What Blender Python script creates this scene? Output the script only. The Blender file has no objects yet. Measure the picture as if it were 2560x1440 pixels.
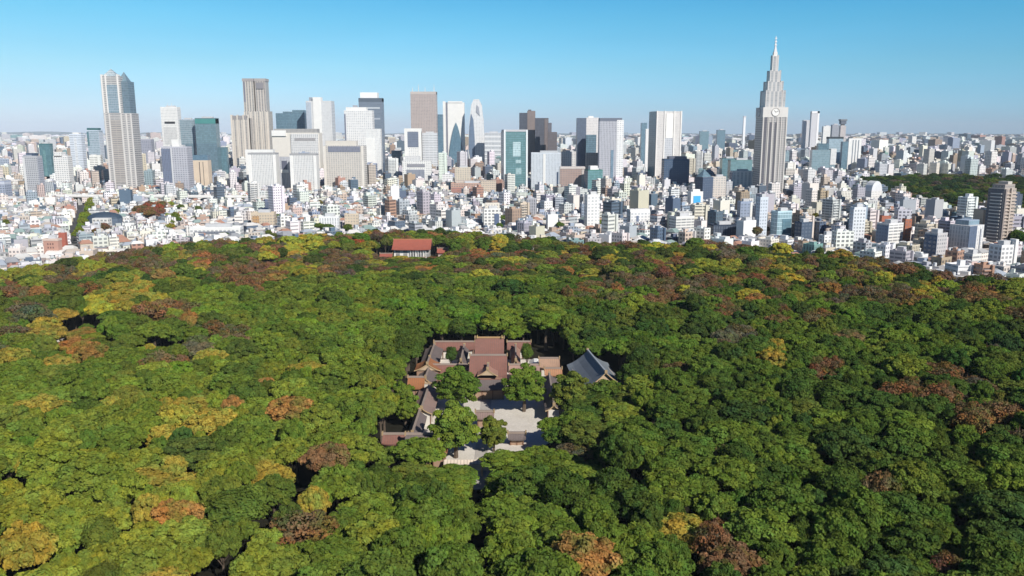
import bpy, math, random
import numpy as np
from math import sin, cos, radians, pi, sqrt, atan2, hypot
random.seed(7)
RNG = np.random.default_rng(7)
scene = bpy.context.scene
COL = scene.collection

# ------------------------------------------------------------------ camera
FP = 2050.0; TH = math.atan(391/FP); CH = 110.0
cd = bpy.data.cameras.new('camera'); cam = bpy.data.objects.new('camera', cd); COL.objects.link(cam)
cam.location = (0, 0, CH); cam.rotation_euler = (pi/2-TH, 0, 0)
cd.sensor_width = 36; cd.lens = 36*FP/2560; cd.clip_start = 1; cd.clip_end = 90000
scene.camera = cam
# ------------------------------------------------------------------ light
SUN_EL = radians(35); SUN_AZ = radians(146)          # compass azimuth, camera looks north (+Y)
w = bpy.data.worlds.new('World'); scene.world = w; w.use_nodes = True
nt = w.node_tree; nt.nodes.clear()
sky = nt.nodes.new('ShaderNodeTexSky'); sky.sky_type = 'NISHITA'; sky.sun_disc = False
sky.sun_elevation = SUN_EL; sky.sun_rotation = SUN_AZ
sky.altitude = 100; sky.air_density = 1.0; sky.dust_density = 0.3; sky.ozone_density = 3.0
tc = nt.nodes.new('ShaderNodeTexCoord'); sp = nt.nodes.new('ShaderNodeSeparateXYZ')
nt.links.new(tc.outputs['Generated'], sp.inputs[0])
rmp = nt.nodes.new('ShaderNodeValToRGB'); nt.links.new(sp.outputs['Z'], rmp.inputs[0])
SKYR = [(0.0, (.53, .72, 1.2)), (0.017, (.51, .72, 1.13)), (0.072, (.45, .77, .95)), (0.123, (.33, .79, .93)), (.174, (.205, .75, .93)), (.28, (.12, .36, .56)), (0.5, (0.13, 0.22, 0.38))]
el = rmp.color_ramp.elements
while len(el) < len(SKYR): el.new(0.5)
for e, (p, c) in zip(el, SKYR): e.position = p; e.color = (*c, 1)
mx = nt.nodes.new('ShaderNodeVectorMath'); mx.operation = 'MULTIPLY'
nt.links.new(sky.outputs[0], mx.inputs[0]); nt.links.new(rmp.outputs[0], mx.inputs[1])
# east side of the sky a little deeper
mr = nt.nodes.new('ShaderNodeMapRange'); nt.links.new(sp.outputs['X'], mr.inputs[0])
mr.inputs[1].default_value = -0.6; mr.inputs[2].default_value = 0.6; mr.inputs[3].default_value = 0; mr.inputs[4].default_value = 1
hx_ = nt.nodes.new('ShaderNodeMix'); hx_.data_type = 'RGBA'; nt.links.new(mr.outputs[0], hx_.inputs[0]); hx_.inputs[6].default_value = (1.22, 1.02, .96, 1); hx_.inputs[7].default_value = (.78, .98, 1.06, 1)
ms = nt.nodes.new('ShaderNodeVectorMath'); ms.operation = 'MULTIPLY'
nt.links.new(mx.outputs[0], ms.inputs[0]); nt.links.new(hx_.outputs[2], ms.inputs[1])
bg = nt.nodes.new('ShaderNodeBackground'); bg.inputs[1].default_value = 0.10
out = nt.nodes.new('ShaderNodeOutputWorld')
cn = nt.nodes.new('ShaderNodeTexNoise'); cn.inputs['Scale'].default_value = 2.2; cn.inputs['Detail'].default_value = 5   # faint uneven high haze
mpp = nt.nodes.new('ShaderNodeMapping'); mpp.inputs['Scale'].default_value = (1, 1, 9); nt.links.new(tc.outputs['Generated'], mpp.inputs[0]); nt.links.new(mpp.outputs[0], cn.inputs['Vector'])
cr_ = nt.nodes.new('ShaderNodeMapRange'); nt.links.new(cn.outputs['Fac'], cr_.inputs[0]); cr_.inputs[1].default_value = .35; cr_.inputs[2].default_value = .75; cr_.inputs[3].default_value = .975; cr_.inputs[4].default_value = 1.05
m3 = nt.nodes.new('ShaderNodeVectorMath'); m3.operation = 'SCALE'; nt.links.new(ms.outputs[0], m3.inputs[0]); nt.links.new(cr_.outputs[0], m3.inputs['Scale'])
nt.links.new(m3.outputs[0], bg.inputs[0]); nt.links.new(bg.outputs[0], out.inputs[0])
sd = bpy.data.lights.new('sun', 'SUN'); sun = bpy.data.objects.new('sun', sd); COL.objects.link(sun)
sd.energy = 4.3; sd.angle = radians(0.5); sd.color = (1.0, 0.955, 0.88)
sun.rotation_euler = (pi/2-SUN_EL, 0, pi-SUN_AZ)     # light travels away from the sun's azimuth
scene.view_settings.view_transform = 'Standard'; scene.view_settings.look = 'None'
scene.view_settings.exposure = 0.30; scene.view_settings.gamma = 1.0
cy = scene.cycles
cy.max_bounces = 4; cy.diffuse_bounces = 2; cy.glossy_bounces = 2; cy.transmission_bounces = 2
cy.volume_bounces = 0; cy.transparent_max_bounces = 4; cy.caustics_reflective = False; cy.caustics_refractive = False

HAZE = 2.8e-5
# ------------------------------------------------------------------ photo <-> place helpers
ST, CT = sin(TH), cos(TH)
def ray(px, py):
    a = (px-1280)/FP; b = (720-py)/FP
    return a, CT+b*ST, -ST+b*CT
def ground(px, py, z=0.0):
    d = ray(px, py); t = (z-CH)/d[2]
    return d[0]*t, d[1]*t
def zat(py, Y):
    d = ray(1280, py); return CH+Y*d[2]/d[1]
def axy(px, py):                                     # x per metre of Y
    d = ray(px, py); return d[0]/d[1]
def site(x, y):
    """survey grid of the wood and shrine -> scene metres"""
    t0 = radians(12.9); s0_, c0_ = sin(t0), cos(t0)
    dep = y*c0_+105*s0_; up = y*s0_-105*c0_
    return ground(1280+1707*x/dep, 720-1707*up/dep, 5)
YT = [40+i*10 for i in range(90)]; YN = [site(0, q)[1] for q in YT]
def unsite(x, y): return x/.992, float(np.interp(y, YN, YT))
def proj(x, y, z):
    dep = y*CT-(z-CH)*ST; up = y*ST+(z-CH)*CT
    return 1280+FP*x/dep, 720-FP*up/dep

# ------------------------------------------------------------------ mesh builder
class MB:
    def __init__(s): s.v = []; s.f = []; s.uv = []; s.c = []; s.m = []; s.n = 0; s.sm = []
    def face(s, pts, uv=None, col=(.8, .8, .8, .5), m=0, smooth=False):
        k = len(pts); s.v += [tuple(p) for p in pts]; s.f.append(k)
        s.uv += list(uv) if uv else [(p[0], p[1]) for p in pts]
        if len(col) == 3: col = (*col, .5)
        s.c += [col]*k; s.m.append(m); s.n += k; s.sm.append(smooth)
    def box(s, cx, cy_, w, d, z0, z1, yaw=0, col=(.8, .8, .8, .5), m=0, rcol=(.5, .5, .5, .5), rm=1, bottom=False):
        c, sn = cos(yaw), sin(yaw)
        P = [(cx+c*x-sn*y, cy_+sn*x+c*y) for x, y in ((-w/2, -d/2), (w/2, -d/2), (w/2, d/2), (-w/2, d/2))]
        s.prism(P, z0, z1, col, m, rcol, rm, bottom)
    def prism(s, P, z0, z1, col, m=0, rcol=(.5, .5, .5, .5), rm=1, bottom=False, top=None):
        u = 0; n = len(P); T = top or P
        for i in range(n):
            a, b = P[i], P[(i+1) % n]; ta, tb = T[i], T[(i+1) % n]; L = hypot(b[0]-a[0], b[1]-a[1])
            s.face([(a[0], a[1], z0), (b[0], b[1], z0), (tb[0], tb[1], z1), (ta[0], ta[1], z1)],
                   [(u, 0), (u+L, 0), (u+L, z1-z0), (u, z1-z0)], col, m); u += L
        s.face([(p[0], p[1], z1) for p in T], None, rcol, rm)
        if bottom: s.face([(p[0], p[1], z0) for p in reversed(P)], None, rcol, rm)
    def build(s, name, mats, parent=None):
        me = bpy.data.meshes.new(name); arrays_to_mesh(me, np.array(s.v, dtype=np.float32), np.array(s.f, dtype=np.int32),
            np.array(s.uv, dtype=np.float32), np.array(s.c, dtype=np.float32), np.array(s.m, dtype=np.int32), np.array(s.sm, dtype=bool))
        for m_ in (mats if isinstance(mats, (list, tuple)) else [mats]): me.materials.append(m_)
        o = bpy.data.objects.new(name, me); COL.objects.link(o)
        if parent: o.parent = parent
        return o
def arrays_to_mesh(me, v, f, uv, c, m, sm=None):
    nl = int(f.sum())
    me.vertices.add(len(v)); me.vertices.foreach_set('co', v.ravel())
    me.loops.add(nl); me.loops.foreach_set('vertex_index', np.arange(nl, dtype=np.int32))
    me.polygons.add(len(f)); st = np.zeros(len(f), dtype=np.int32); st[1:] = np.cumsum(f)[:-1]
    me.polygons.foreach_set('loop_start', st); me.polygons.foreach_set('material_index', m)
    if sm is not None: me.polygons.foreach_set('use_smooth', sm)
    if uv is not None:
        l = me.uv_layers.new(name='UVMap'); l.data.foreach_set('uv', uv.ravel())
    a = me.color_attributes.new('col', 'FLOAT_COLOR', 'CORNER'); a.data.foreach_set('color', c.ravel())
    me.update(); me.validate()
def thing(name, label, cat, loc=(0, 0, 0), rz=0, group=None):
    o = bpy.data.objects.new(name, None); COL.objects.link(o); o.empty_display_size = 2
    o.location = loc; o.rotation_euler = (0, 0, rz); return tag(o, label, cat, group)
def tag(o, label=None, cat=None, group=None, kind=None):
    if label: o['label'] = label
    if cat: o['category'] = cat
    if group: o['group'] = group
    if kind: o['kind'] = kind
    return o

# ------------------------------------------------------------------ materials
class N:
    def __init__(s, name):
        s.m = bpy.data.materials.new(name); s.m.use_nodes = True; s.t = s.m.node_tree; s.t.nodes.clear()
        s.out = s.t.nodes.new('ShaderNodeOutputMaterial')
    def n(s, typ, **k):
        x = s.t.nodes.new(typ)
        for a, b in k.items(): setattr(x, a, b)
        return x
    def l(s, a, b): s.t.links.new(a, b)
    def math(s, op, a, b=None, c=None):
        x = s.n('ShaderNodeMath', operation=op)
        for i, q in enumerate((a, b, c)):
            if q is None: continue
            if isinstance(q, (int, float)): x.inputs[i].default_value = q
            else: s.l(q, x.inputs[i])
        return x.outputs[0]
    def mix(s, f, a, b, bt='MIX'):
        x = s.n('ShaderNodeMix', data_type='RGBA', blend_type=bt)
        for i, q in ((0, f), (6, a), (7, b)):
            if isinstance(q, (int, float)): x.inputs[i].default_value = q
            elif isinstance(q, tuple): x.inputs[i].default_value = (*q[:3], 1)
            else: s.l(q, x.inputs[i])
        return x.outputs[2]
    def bsdf(s, col, rough=.8, metal=0.0, spec=.3):
        b = s.n('ShaderNodeBsdfPrincipled')
        for k, q in (('Base Color', col), ('Roughness', rough), ('Metallic', metal), ('Specular IOR Level', spec)):
            if isinstance(q, (int, float)): b.inputs[k].default_value = q
            elif isinstance(q, tuple): b.inputs[k].default_value = (*q[:3], 1)
            else: s.l(q, b.inputs[k])
        s.l(b.outputs[0], s.out.inputs[0]); return b
def noise(N_, scale, detail=3, coord=None, rough=.6):
    x = N_.n('ShaderNodeTexNoise'); x.inputs['Scale'].default_value = scale; x.inputs['Detail'].default_value = detail
    x.inputs['Roughness'].default_value = rough
    if coord is None:
        g = N_.n('ShaderNodeNewGeometry'); coord = g.outputs['Position']
    N_.l(coord, x.inputs['Vector']); return x.outputs['Fac']
def wall_mat(name, pu, fu, pv, fv, glass=(0.26, 0.30, 0.36), gmix=.18, spec=.5, roughw=.15):
    """facade: window cells of pu x pv metres, glazed on fu x fv of each; wall colour from 'col', its alpha = window value"""
    A = N(name)
    uvn = A.n('ShaderNodeUVMap', uv_map='UVMap'); sx = A.n('ShaderNodeSeparateXYZ'); A.l(uvn.outputs[0], sx.inputs[0])
    at = A.n('ShaderNodeAttribute', attribute_name='col')
    u = A.math('DIVIDE', sx.outputs[0], pu); v = A.math('DIVIDE', sx.outputs[1], pv)
    def cell(q, f):
        fr = A.math('FRACT', q); d = A.math('ABSOLUTE', A.math('SUBTRACT', fr, .5)); return A.math('LESS_THAN', d, f/2)
    mask = A.math('MULTIPLY', cell(u, fu) if fu < 1 else 1.0, cell(v, fv) if fv < 1 else 1.0)
    cb = A.n('ShaderNodeCombineXYZ'); A.l(A.math('FLOOR', u), cb.inputs[0]); A.l(A.math('FLOOR', v), cb.inputs[1])
    oi = A.n('ShaderNodeObjectInfo'); A.l(oi.outputs['Random'], cb.inputs[2])
    wn = A.n('ShaderNodeTexWhiteNoise', noise_dimensions='3D'); A.l(cb.outputs[0], wn.inputs[0])
    k = A.math('MULTIPLY', at.outputs['Alpha'], A.math('MULTIPLY_ADD', wn.outputs['Value'], .26, .87))
    sc = A.n('ShaderNodeVectorMath', operation='SCALE'); A.l(at.outputs['Color'], sc.inputs[0]); A.l(k, sc.inputs['Scale'])
    g2 = A.n('ShaderNodeVectorMath', operation='SCALE'); g2.inputs[0].default_value = glass; A.l(k, g2.inputs['Scale'])
    win = A.mix(gmix*2, sc.outputs[0], g2.outputs[0])
    dirt = noise(A, .09, 4)
    wcol = A.mix(1.0, at.outputs['Color'], A.mix(dirt, (.86, .86, .86), (1.08, 1.07, 1.05)), 'MULTIPLY')
    c = A.mix(mask, wcol, win)
    A.bsdf(c, A.math('MULTIPLY_ADD', mask, roughw-.8, .8), 0, spec)
    return A.m
M = {}
M['grid'] = wall_mat('punched_window_facade', 3.0, .55, 3.3, .5)
M['grid2'] = wall_mat('fine_window_facade', 4.2, .62, 3.6, .55)
M['band'] = wall_mat('ribbon_window_facade', 9.0, .92, 3.7, .42)
M['strip'] = wall_mat('vertical_window_facade', 2.7, .5, 3.6, .86)
M['wide'] = wall_mat('wide_pier_facade', 6.5, .55, 3.8, .9)
M['glass'] = wall_mat('curtain_wall_facade', 3.2, .93, 4.0, .86, glass=(.22, .36, .42), gmix=.3, spec=.6)
M['balc'] = wall_mat('balcony_facade', 6.4, .9, 3.0, .5, glass=(.15, .2, .28))
M['plain'] = wall_mat('plain_render_facade', 3.0, .02, 3.0, .02)
def simple(name, col=None, rough=.8, ns=.15, amp=.25, metal=0, spec=.3, bump=0):
    A = N(name)
    if col is None: base = A.n('ShaderNodeAttribute', attribute_name='col').outputs['Color']
    else: base = col
    f = noise(A, ns, 5)
    c = A.mix(1.0, base, A.mix(f, (1-amp,)*3, (1+amp,)*3), 'MULTIPLY')
    A.bsdf(c, rough, metal, spec); return A.m
M['roof'] = simple('roof_surface', None, .85, .12, .25)
M['metal'] = simple('painted_metal', None, .5, .4, .1)
def lined(name, period, axis=0, depth=.35):
    """tile or batten rows running down a roof slope, from the UV"""
    A = N(name); uvn = A.n('ShaderNodeUVMap', uv_map='UVMap'); sx = A.n('ShaderNodeSeparateXYZ'); A.l(uvn.outputs[0], sx.inputs[0])
    at = A.n('ShaderNodeAttribute', attribute_name='col')
    fr = A.math('FRACT', A.math('DIVIDE', sx.outputs[axis], period)); m_ = A.math('LESS_THAN', fr, .3)
    n1 = noise(A, .22, 6, None, .7); n2 = noise(A, 1.5, 4)
    c = A.mix(1.0, at.outputs['Color'], A.mix(n1, (.70, .74, .76), (1.28, 1.2, 1.16)), 'MULTIPLY')
    c = A.mix(1.0, c, A.mix(n2, (.85,)*3, (1.15,)*3), 'MULTIPLY')
    c = A.mix(A.math('MULTIPLY', m_, depth), c, (.12, .09, .08))
    A.bsdf(c, .75, 0, .3); return A.m
M['tile'] = lined('copper_tile_roof', .9, 0, .35)
M['slate'] = lined('grey_tile_roof', 1.1, 0, .35)
def leaf_mat(name, transl=.22):
    A = N(name)
    t = A.n('ShaderNodeAttribute', attribute_name='tint', attribute_type='INSTANCER')
    v = A.n('ShaderNodeAttribute', attribute_name='col')
    f = noise(A, .045, 4); f2 = noise(A, .6, 3)
    fr_ = A.n('ShaderNodeMapRange'); A.l(f, fr_.inputs[0]); fr_.inputs[1].default_value = .3; fr_.inputs[2].default_value = .7
    sg = A.n('ShaderNodeSeparateXYZ'); A.l(t.outputs['Color'], sg.inputs[0]); gm = A.n('ShaderNodeMath', operation='MAXIMUM'); A.l(sg.outputs[1], gm.inputs[0]); gm.inputs[1].default_value = .10
    gc = A.n('ShaderNodeCombineXYZ'); A.l(A.math('MULTIPLY', gm.outputs[0], .74), gc.inputs[0]); A.l(A.math('MULTIPLY', gm.outputs[0], 1.02), gc.inputs[1]); A.l(A.math('MULTIPLY', gm.outputs[0], .2), gc.inputs[2])
    gn = A.n('ShaderNodeMapRange'); A.l(noise(A, .17, 4), gn.inputs[0]); gn.inputs[1].default_value = .46; gn.inputs[2].default_value = .60; gn.inputs[4].default_value = .62
    tb = A.mix(gn.outputs[0], t.outputs['Color'], gc.outputs[0])
    c = A.mix(1.0, tb, v.outputs['Color'], 'MULTIPLY')
    c = A.mix(1.0, c, A.mix(fr_.outputs[0], (.86, .92, .95), (1.16, 1.08, .95)), 'MULTIPLY')
    c = A.mix(1.0, c, A.mix(f2, (.75,)*3, (1.25,)*3), 'MULTIPLY')
    d = A.n('ShaderNodeBsdfDiffuse'); A.l(c, d.inputs[0])
    tr = A.n('ShaderNodeBsdfTranslucent'); A.l(c, tr.inputs[0])
    mx_ = A.n('ShaderNodeMixShader'); mx_.inputs[0].default_value = transl
    A.l(d.outputs[0], mx_.inputs[1]); A.l(tr.outputs[0], mx_.inputs[2]); A.l(mx_.outputs[0], A.out.inputs[0])
    return A.m
M['leaf'] = leaf_mat('tree_foliage')
M['bark'] = simple('tree_bark', (.10, .075, .055), .9, 1.5, .4)
def ground_mat(name, a, b, s1, s2, rough=.95):
    A = N(name); f = noise(A, s1, 6); g = noise(A, s2, 5)
    r = A.n('ShaderNodeMapRange'); A.l(f, r.inputs[0]); r.inputs[1].default_value = .35; r.inputs[2].default_value = .65
    c = A.mix(r.outputs[0], a, b); c = A.mix(1.0, c, A.mix(g, (.7,)*3, (1.3,)*3), 'MULTIPLY')
    A.bsdf(c, rough, 0, .1); return A.m
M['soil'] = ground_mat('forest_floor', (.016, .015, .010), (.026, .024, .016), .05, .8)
M['city'] = ground_mat('city_ground', (.11, .11, .115), (.19, .185, .175), .004, .05)
M['gravel'] = ground_mat('pale_gravel', (.60, .55, .48), (.70, .65, .58), .12, 1.2)
M['asphalt'] = ground_mat('asphalt', (.07, .07, .072), (.10, .10, .10), .05, .6)
M['hill'] = ground_mat('far_hills', (.05, .07, .06), (.07, .08, .06), .0005, .002)

# ------------------------------------------------------------------ forest outline
EDGE = [(-900, 665), (-100, 665), (0, 668), (100, 655), (190, 638), (300, 622), (400, 606), (550, 590), (700, 592), (800, 577), (960, 568), (1100, 566), (1240, 582), (1330, 588), (1500, 598), (1750, 600), (1900, 612), (2000, 626), (2130, 626), (2250, 650), (2400, 680), (2560, 690), (3400, 700)]
def edgeY(px):
    py = np.interp(px, [e[0] for e in EDGE], [e[1] for e in EDGE]); d = ray(px, py); return (18-CH)*d[1]/d[2]
EX = np.linspace(-900, 3400, 90); EYs = np.array([edgeY(p) for p in EX]); EXr = np.array([axy(p, 640) for p in EX])
def edge_at(x, y):                                    # forest boundary distance in this direction
    return np.interp(x/np.maximum(y, 1), EXr, EYs)
# ------------------------------------------------------------------ ground sheets
XS = .992
def sheet(name, pts, z, mat):
    b = MB(); b.face([(p[0], p[1], z) for p in pts], None, (.5, .5, .5, 1)); o = b.build(name, mat); return tag(o, kind='structure')
sheet('city_ground', [(-40000, -3000), (40000, -3000), (40000, 32000), (-40000, 32000)], 0, M['city'])
fl = [(-500, -400), (500, -400)] + [(a*(Y+8), Y+8) for a, Y in reversed(list(zip(EXr, EYs)))]
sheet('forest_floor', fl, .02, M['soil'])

# ================================================================== shrine compound
def loft(mb, A, B, col, m=0, smooth=False, uvs=None):
    """quads between two polylines of equal length"""
    u = 0
    for i in range(len(A)-1):
        L = hypot(hypot(A[i+1][0]-A[i][0], A[i+1][1]-A[i][1]), A[i+1][2]-A[i][2])
        W = hypot(B[i][0]-A[i][0], B[i][1]-A[i][1])
        mb.face([A[i], A[i+1], B[i+1], B[i]], [(0, u), (0, u+L), (W, u+L), (W, u)], col, m, smooth); u += L
def gable(parent, p0, p1, hw, ze, zr, col, mat='tile', th=.45, over=1.0, wall=None, inset=1.2, ridge=True, name='roof', z0=0, lift=.5, ridge_col=(.30, .24, .20)):
    """curved gabled roof with its ridge from p0 to p1; local coordinates of parent"""
    dx, dy = p1[0]-p0[0], p1[1]-p0[1]; L = hypot(dx, dy); ux, uy = dx/L, dy/L; nx, ny = -uy, ux
    prof = [(0, 1.0), (.22, .70), (.48, .40), (.75, .16), (1.0, 0.0)]
    mb = MB(); ns = 8
    def pt(s, side, f, h, dz=0):
        e = (2*s-1)**4*lift*f                          # eaves sweep up towards the ends
        return (p0[0]+ux*(L*s)+nx*side*hw*f, p0[1]+uy*(L*s)+ny*side*hw*f, ze+(zr-ze)*h+e+dz)
    for side in (1, -1):
        for i in range(ns):
            s0, s1 = i/ns, (i+1)/ns
            for (f0, h0), (f1, h1) in zip(prof, prof[1:]):
                q = [pt(s0, side, f0, h0), pt(s1, side, f0, h0), pt(s1, side, f1, h1), pt(s0, side, f1, h1)]
                if side > 0: q = q[::-1]
                uv = [(s0*L, f0*hw), (s1*L, f0*hw), (s1*L, f1*hw), (s0*L, f1*hw)]
                mb.face(q, uv[::-1] if side > 0 else uv, col, 0, True)
                q = [pt(s0, side, f0, h0, -th), pt(s0, side, f1, h1, -th), pt(s1, side, f1, h1, -th), pt(s1, side, f0, h0, -th)]
                mb.face(q if side < 0 else q[::-1], None, (.16, .11, .08), 1)
            q = [pt(s0, side, 1, 0), pt(s1, side, 1, 0), pt(s1, side, 1, 0, -th), pt(s0, side, 1, 0, -th)]
            mb.face(q if side < 0 else q[::-1], None, tuple(c*.75 for c in col[:3]), 1)
        for s in (0, 1):
            for (f0, h0), (f1, h1) in zip(prof, prof[1:]):
                mb.face([pt(s, side, f0, h0), pt(s, side, f1, h1), pt(s, side, f1, h1, -th), pt(s, side, f0, h0, -th)], None, (.45, .32, .18), 1)
    mb.build(name, [M[mat], M['roof']], parent)
    if ridge:
        r = MB(); cx, cy_ = (p0[0]+p1[0])/2, (p0[1]+p1[1])/2
        r.box(cx, cy_, L+.3, .7, zr-.1, zr+.55, atan2(uy, ux), ridge_col, 0, ridge_col, 0, True)
        for e in (0, 1):
            ex, ey = (p0 if e == 0 else p1); r.box(ex, ey, .5, 1.1, zr-.3, zr+1.0, atan2(uy, ux), (.35, .25, .14), 0, (.35, .25, .14), 0, True)
        r.build('ridge', M['roof'], parent)
    for s, sg in ((.04, -1), (.96, 1)):                 # triangular gable boards
        g = MB(); P = [pt(s, 1, f, h, -th*.9) for f, h in reversed(prof[:-1])] + [pt(s, -1, f, h, -th*.9) for f, h in prof[1:-1]]
        g.face(P if sg > 0 else P[::-1], None, (.48, .36, .24), 0); g.build('gable', M['roof'], parent)
    if wall:
        b = MB(); b.box((p0[0]+p1[0])/2, (p0[1]+p1[1])/2, L-2*over, 2*(hw-inset), z0, ze+(zr-ze)*.12, atan2(uy, ux), wall, 0, wall, 0)
        b.build('wall', M['plain'], parent)
        yaw = atan2(uy, ux); n = max(2, int(L/4))
        for side in (1, -1):
            t = MB(); mx_, my_ = (p0[0]+p1[0])/2+nx*side*(hw-inset+.02), (p0[1]+p1[1])/2+ny*side*(hw-inset+.02)
            for i in range(n+1):
                s = -L/2+over+(L-2*over)*i/n; t.box(mx_+ux*s, my_+uy*s, .4, .3, z0, ze-.3, yaw, (.20, .11, .07), 0, (.2, .11, .07), 0)
            t.box(mx_, my_, L-2*over, .3, ze-.32, ze, yaw, (.20, .11, .07), 0, (.2, .11, .07), 0); t.build('timber_frame', M['roof'], parent)
WOOD = (.34, .22, .15); PLASTER = (.62, .58, .52)
PK = (.225, .108, .084); PG = (.155, .130, .125); OR = (.32, .135, .055)
# courtyard gravel and paving
cpts = [(-36, 226), (-14, 209), (-12, 196), (-8, 196), (-6, 209), (9, 224), (20, 236), (22, 270), (14, 300), (14, 322), (-36, 322), (-36, 262)]
b = MB(); b.face([(*site(x, y), .05) for x, y in cpts], None); tag(b.build('courtyard_ground', M['gravel']), kind='structure')
b = MB()
for x0, x1, y0, y1 in ((-13, -8.6, 197, 271),): b.face([(*site(x0, y0), .08), (*site(x1, y0), .08), (*site(x1, y1), .08), (*site(x0, y1), .08)])
tag(b.build('stone_path', M['pave'] if 'pave' in M else ground_mat('paving', (.40, .37, .34), (.48, .44, .40), .3, 2)), kind='structure')

G = 'shrine buildings round the gravel courtyard'
def sthing(name, label, cat, loc, rz=0, group=None):
    o = thing(name, label, cat, (*site(loc[0], loc[1]), 0), rz, group); o.scale = (XS, (site(0, loc[1]+2)[1]-site(0, loc[1]-2)[1])/4, 1); return o
def bld(label, x, y, cat='shrine building', name='shrine_building'): return sthing(name, label, cat, (x, y, 0), 0, G)
t = bld('inner sanctuary with the tallest pinkish tiled roof at the back of the shrine', -10.5, 306, 'shrine hall', 'shrine_hall')
gable(t, (-6.8, 0), (6.8, 0), 7.5, 8.2, 15.8, PK, wall=WOOD, ridge_col=(.40, .25, .12))
for e in (-5.8, 5.8):
    c = MB(); c.prism([(e-.2, -1.2), (e+.2, -1.2), (e+.2, 1.2), (e-.2, 1.2)], 15.9, 16.8, (.5, .36, .14), 0, (.5, .36, .14), 0); c.build('roof_finial', M['roof'], t)
t = bld('main worship hall with broad pink and grey roof and small arched front gable', -10.3, 280, 'shrine hall', 'shrine_hall')
gable(t, (-8.2, 4), (8.2, 4), 10, 6.6, 14.6, PK, wall=WOOD, lift=.9)
gable(t, (-7.6, -6), (7.6, -6), 5.2, 4.8, 7.2, PG, wall=WOOD, ridge=False, name='front_roof', lift=.6)
gable(t, (0, -1.0), (0, -7.0), 4.4, 9.3, 12.2, (.36, .2, .15), ridge=True, name='arched_gable', lift=.1)
for nm, x0, x1, y, ze, zr, hw, colr, lb in (
    ('shrine_wing', -36.5, -19.5, 292, 4.6, 7.6, 4.2, PK, 'low pinkish wing roof on the left of the worship hall'),
    ('shrine_wing', -1.5, 12.5, 292, 4.6, 7.6, 4.2, (.36, .23, .19), 'low pinkish wing roof on the right of the worship hall'),
    ('shrine_corridor', -39, -18.5, 326, 4.8, 7.8, 3.8, PK, 'long back corridor roof left of the inner sanctuary'),
    ('shrine_corridor', -2.5, 9.5, 326, 4.8, 7.8, 3.8, PK, 'back corridor roof right of the inner sanctuary'),
    ('shrine_corridor', -1.5, 5.0, 228, 2.6, 4.2, 2.0, PG, 'short grey brown corridor roof at the front right of the courtyard')):
    t = bld(lb, (x0+x1)/2, y, 'shrine corridor', nm)
    gable(t, ((x0-x1)/2, 0), ((x1-x0)/2, 0), hw, ze, zr, colr, wall=PLASTER if 'corr' in nm and y > 300 else WOOD)
for x, y0, y1, colr, lb, hw in (
    (-38.4, 297, 323, PG, 'grey left corridor roof behind the upper orange gabled gatehouse', 4.4),
    (-37.0, 275, 289, PG, 'short grey left corridor roof between the two orange gabled roofs', 4.0),
    (-34.4, 243, 268, (.27, .19, .165), 'brown left corridor roof below the lower orange gable', 4.4),
    (-34.8, 221, 241, PG, 'narrow grey corridor roof leading down to the corner gatehouse', 2.6),
    (-23.5, 299, 322, PG, 'inner corridor roof joining wing and back corridor on the left', 2.2),
    (1.8, 299, 322, (.33, .2, .15), 'inner corridor roof joining wing and back corridor on the right', 2.2),
    (16.2, 246, 281, PG, 'long right corridor roof half hidden by yellow green tree', 3.4)):
    t = bld(lb, x, (y0+y1)/2, 'shrine corridor', 'shrine_corridor')
    gable(t, (0, (y0-y1)/2), (0, (y1-y0)/2), hw, 4.6, 7.4, colr, wall=PLASTER)
t = bld('upper orange gabled gatehouse on the left side of the courtyard', -37.6, 292, 'gatehouse', 'gatehouse')
gable(t, (0, -4.5), (0, 4.5), 6, 6, 9.6, OR, wall=WOOD)
t = bld('lower orange gabled gatehouse on the left side of the courtyard', -40.2, 271.5, 'gatehouse', 'gatehouse')
gable(t, (-3.6, 0), (3.6, 0), 4.5, 6, 9.2, OR, wall=WOOD)
t = bld('corner gatehouse with large flat grey roof at lower left of the courtyard', -31.8, 214.5, 'gatehouse', 'gatehouse')
gable(t, (-4.6, 1.5), (5.4, 1.5), 8.4, 5.0, 9.2, PG, wall=WOOD)
t = bld('small orange gabled porch on the right of the corner gatehouse', -24.6, 213.6, 'gatehouse', 'gatehouse')
gable(t, (0, -4.5), (0, 4.0), 2.9, 5.2, 9.2, OR, wall=WOOD)
t = bld('pink low roof on the left of the corner gatehouse', -40.6, 220.5, 'shrine corridor', 'shrine_corridor')
gable(t, (-4.5, 0), (4.5, 0), 2.8, 4.8, 7.2, PK, wall=PLASTER)
t = bld('small brown roofed inner gate behind the lower courtyard trees', -10.4, 243.5, 'gate', 'shrine_gate')
gable(t, (-3.6, 0), (3.6, 0), 2.0, 3.8, 5.8, (.24, .17, .15), wall=WOOD)
t = bld('small tan gabled building beside the white canopy', 17.2, 301, 'shrine building')
gable(t, (-4.8, 0), (4.8, 0), 4.2, 4.6, 7.6, (.40, .26, .18), wall=PLASTER)
t = bld('tiny orange and brown roofed building below the tan gabled one', 18.5, 291, 'shrine building')
gable(t, (-4.0, 0), (4.0, 0), 2.8, 4.0, 6.2, (.42, .22, .12), wall=PLASTER)
t = sthing('canopy', 'white fabric canopy right of the shrine hall', 'canopy', (11.2, 307.5, 0))
b = MB(); b.prism([(-3, -4), (3, -4), (3, 4), (-3, 4)], 3, 4.6, (.82, .82, .80), 0, (.82, .82, .80), 0, top=[(-.8, -2.4), (.8, -2.4), (.8, 2.4), (-.8, 2.4)]); b.build('canopy_top', M['plain'], t)
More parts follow.
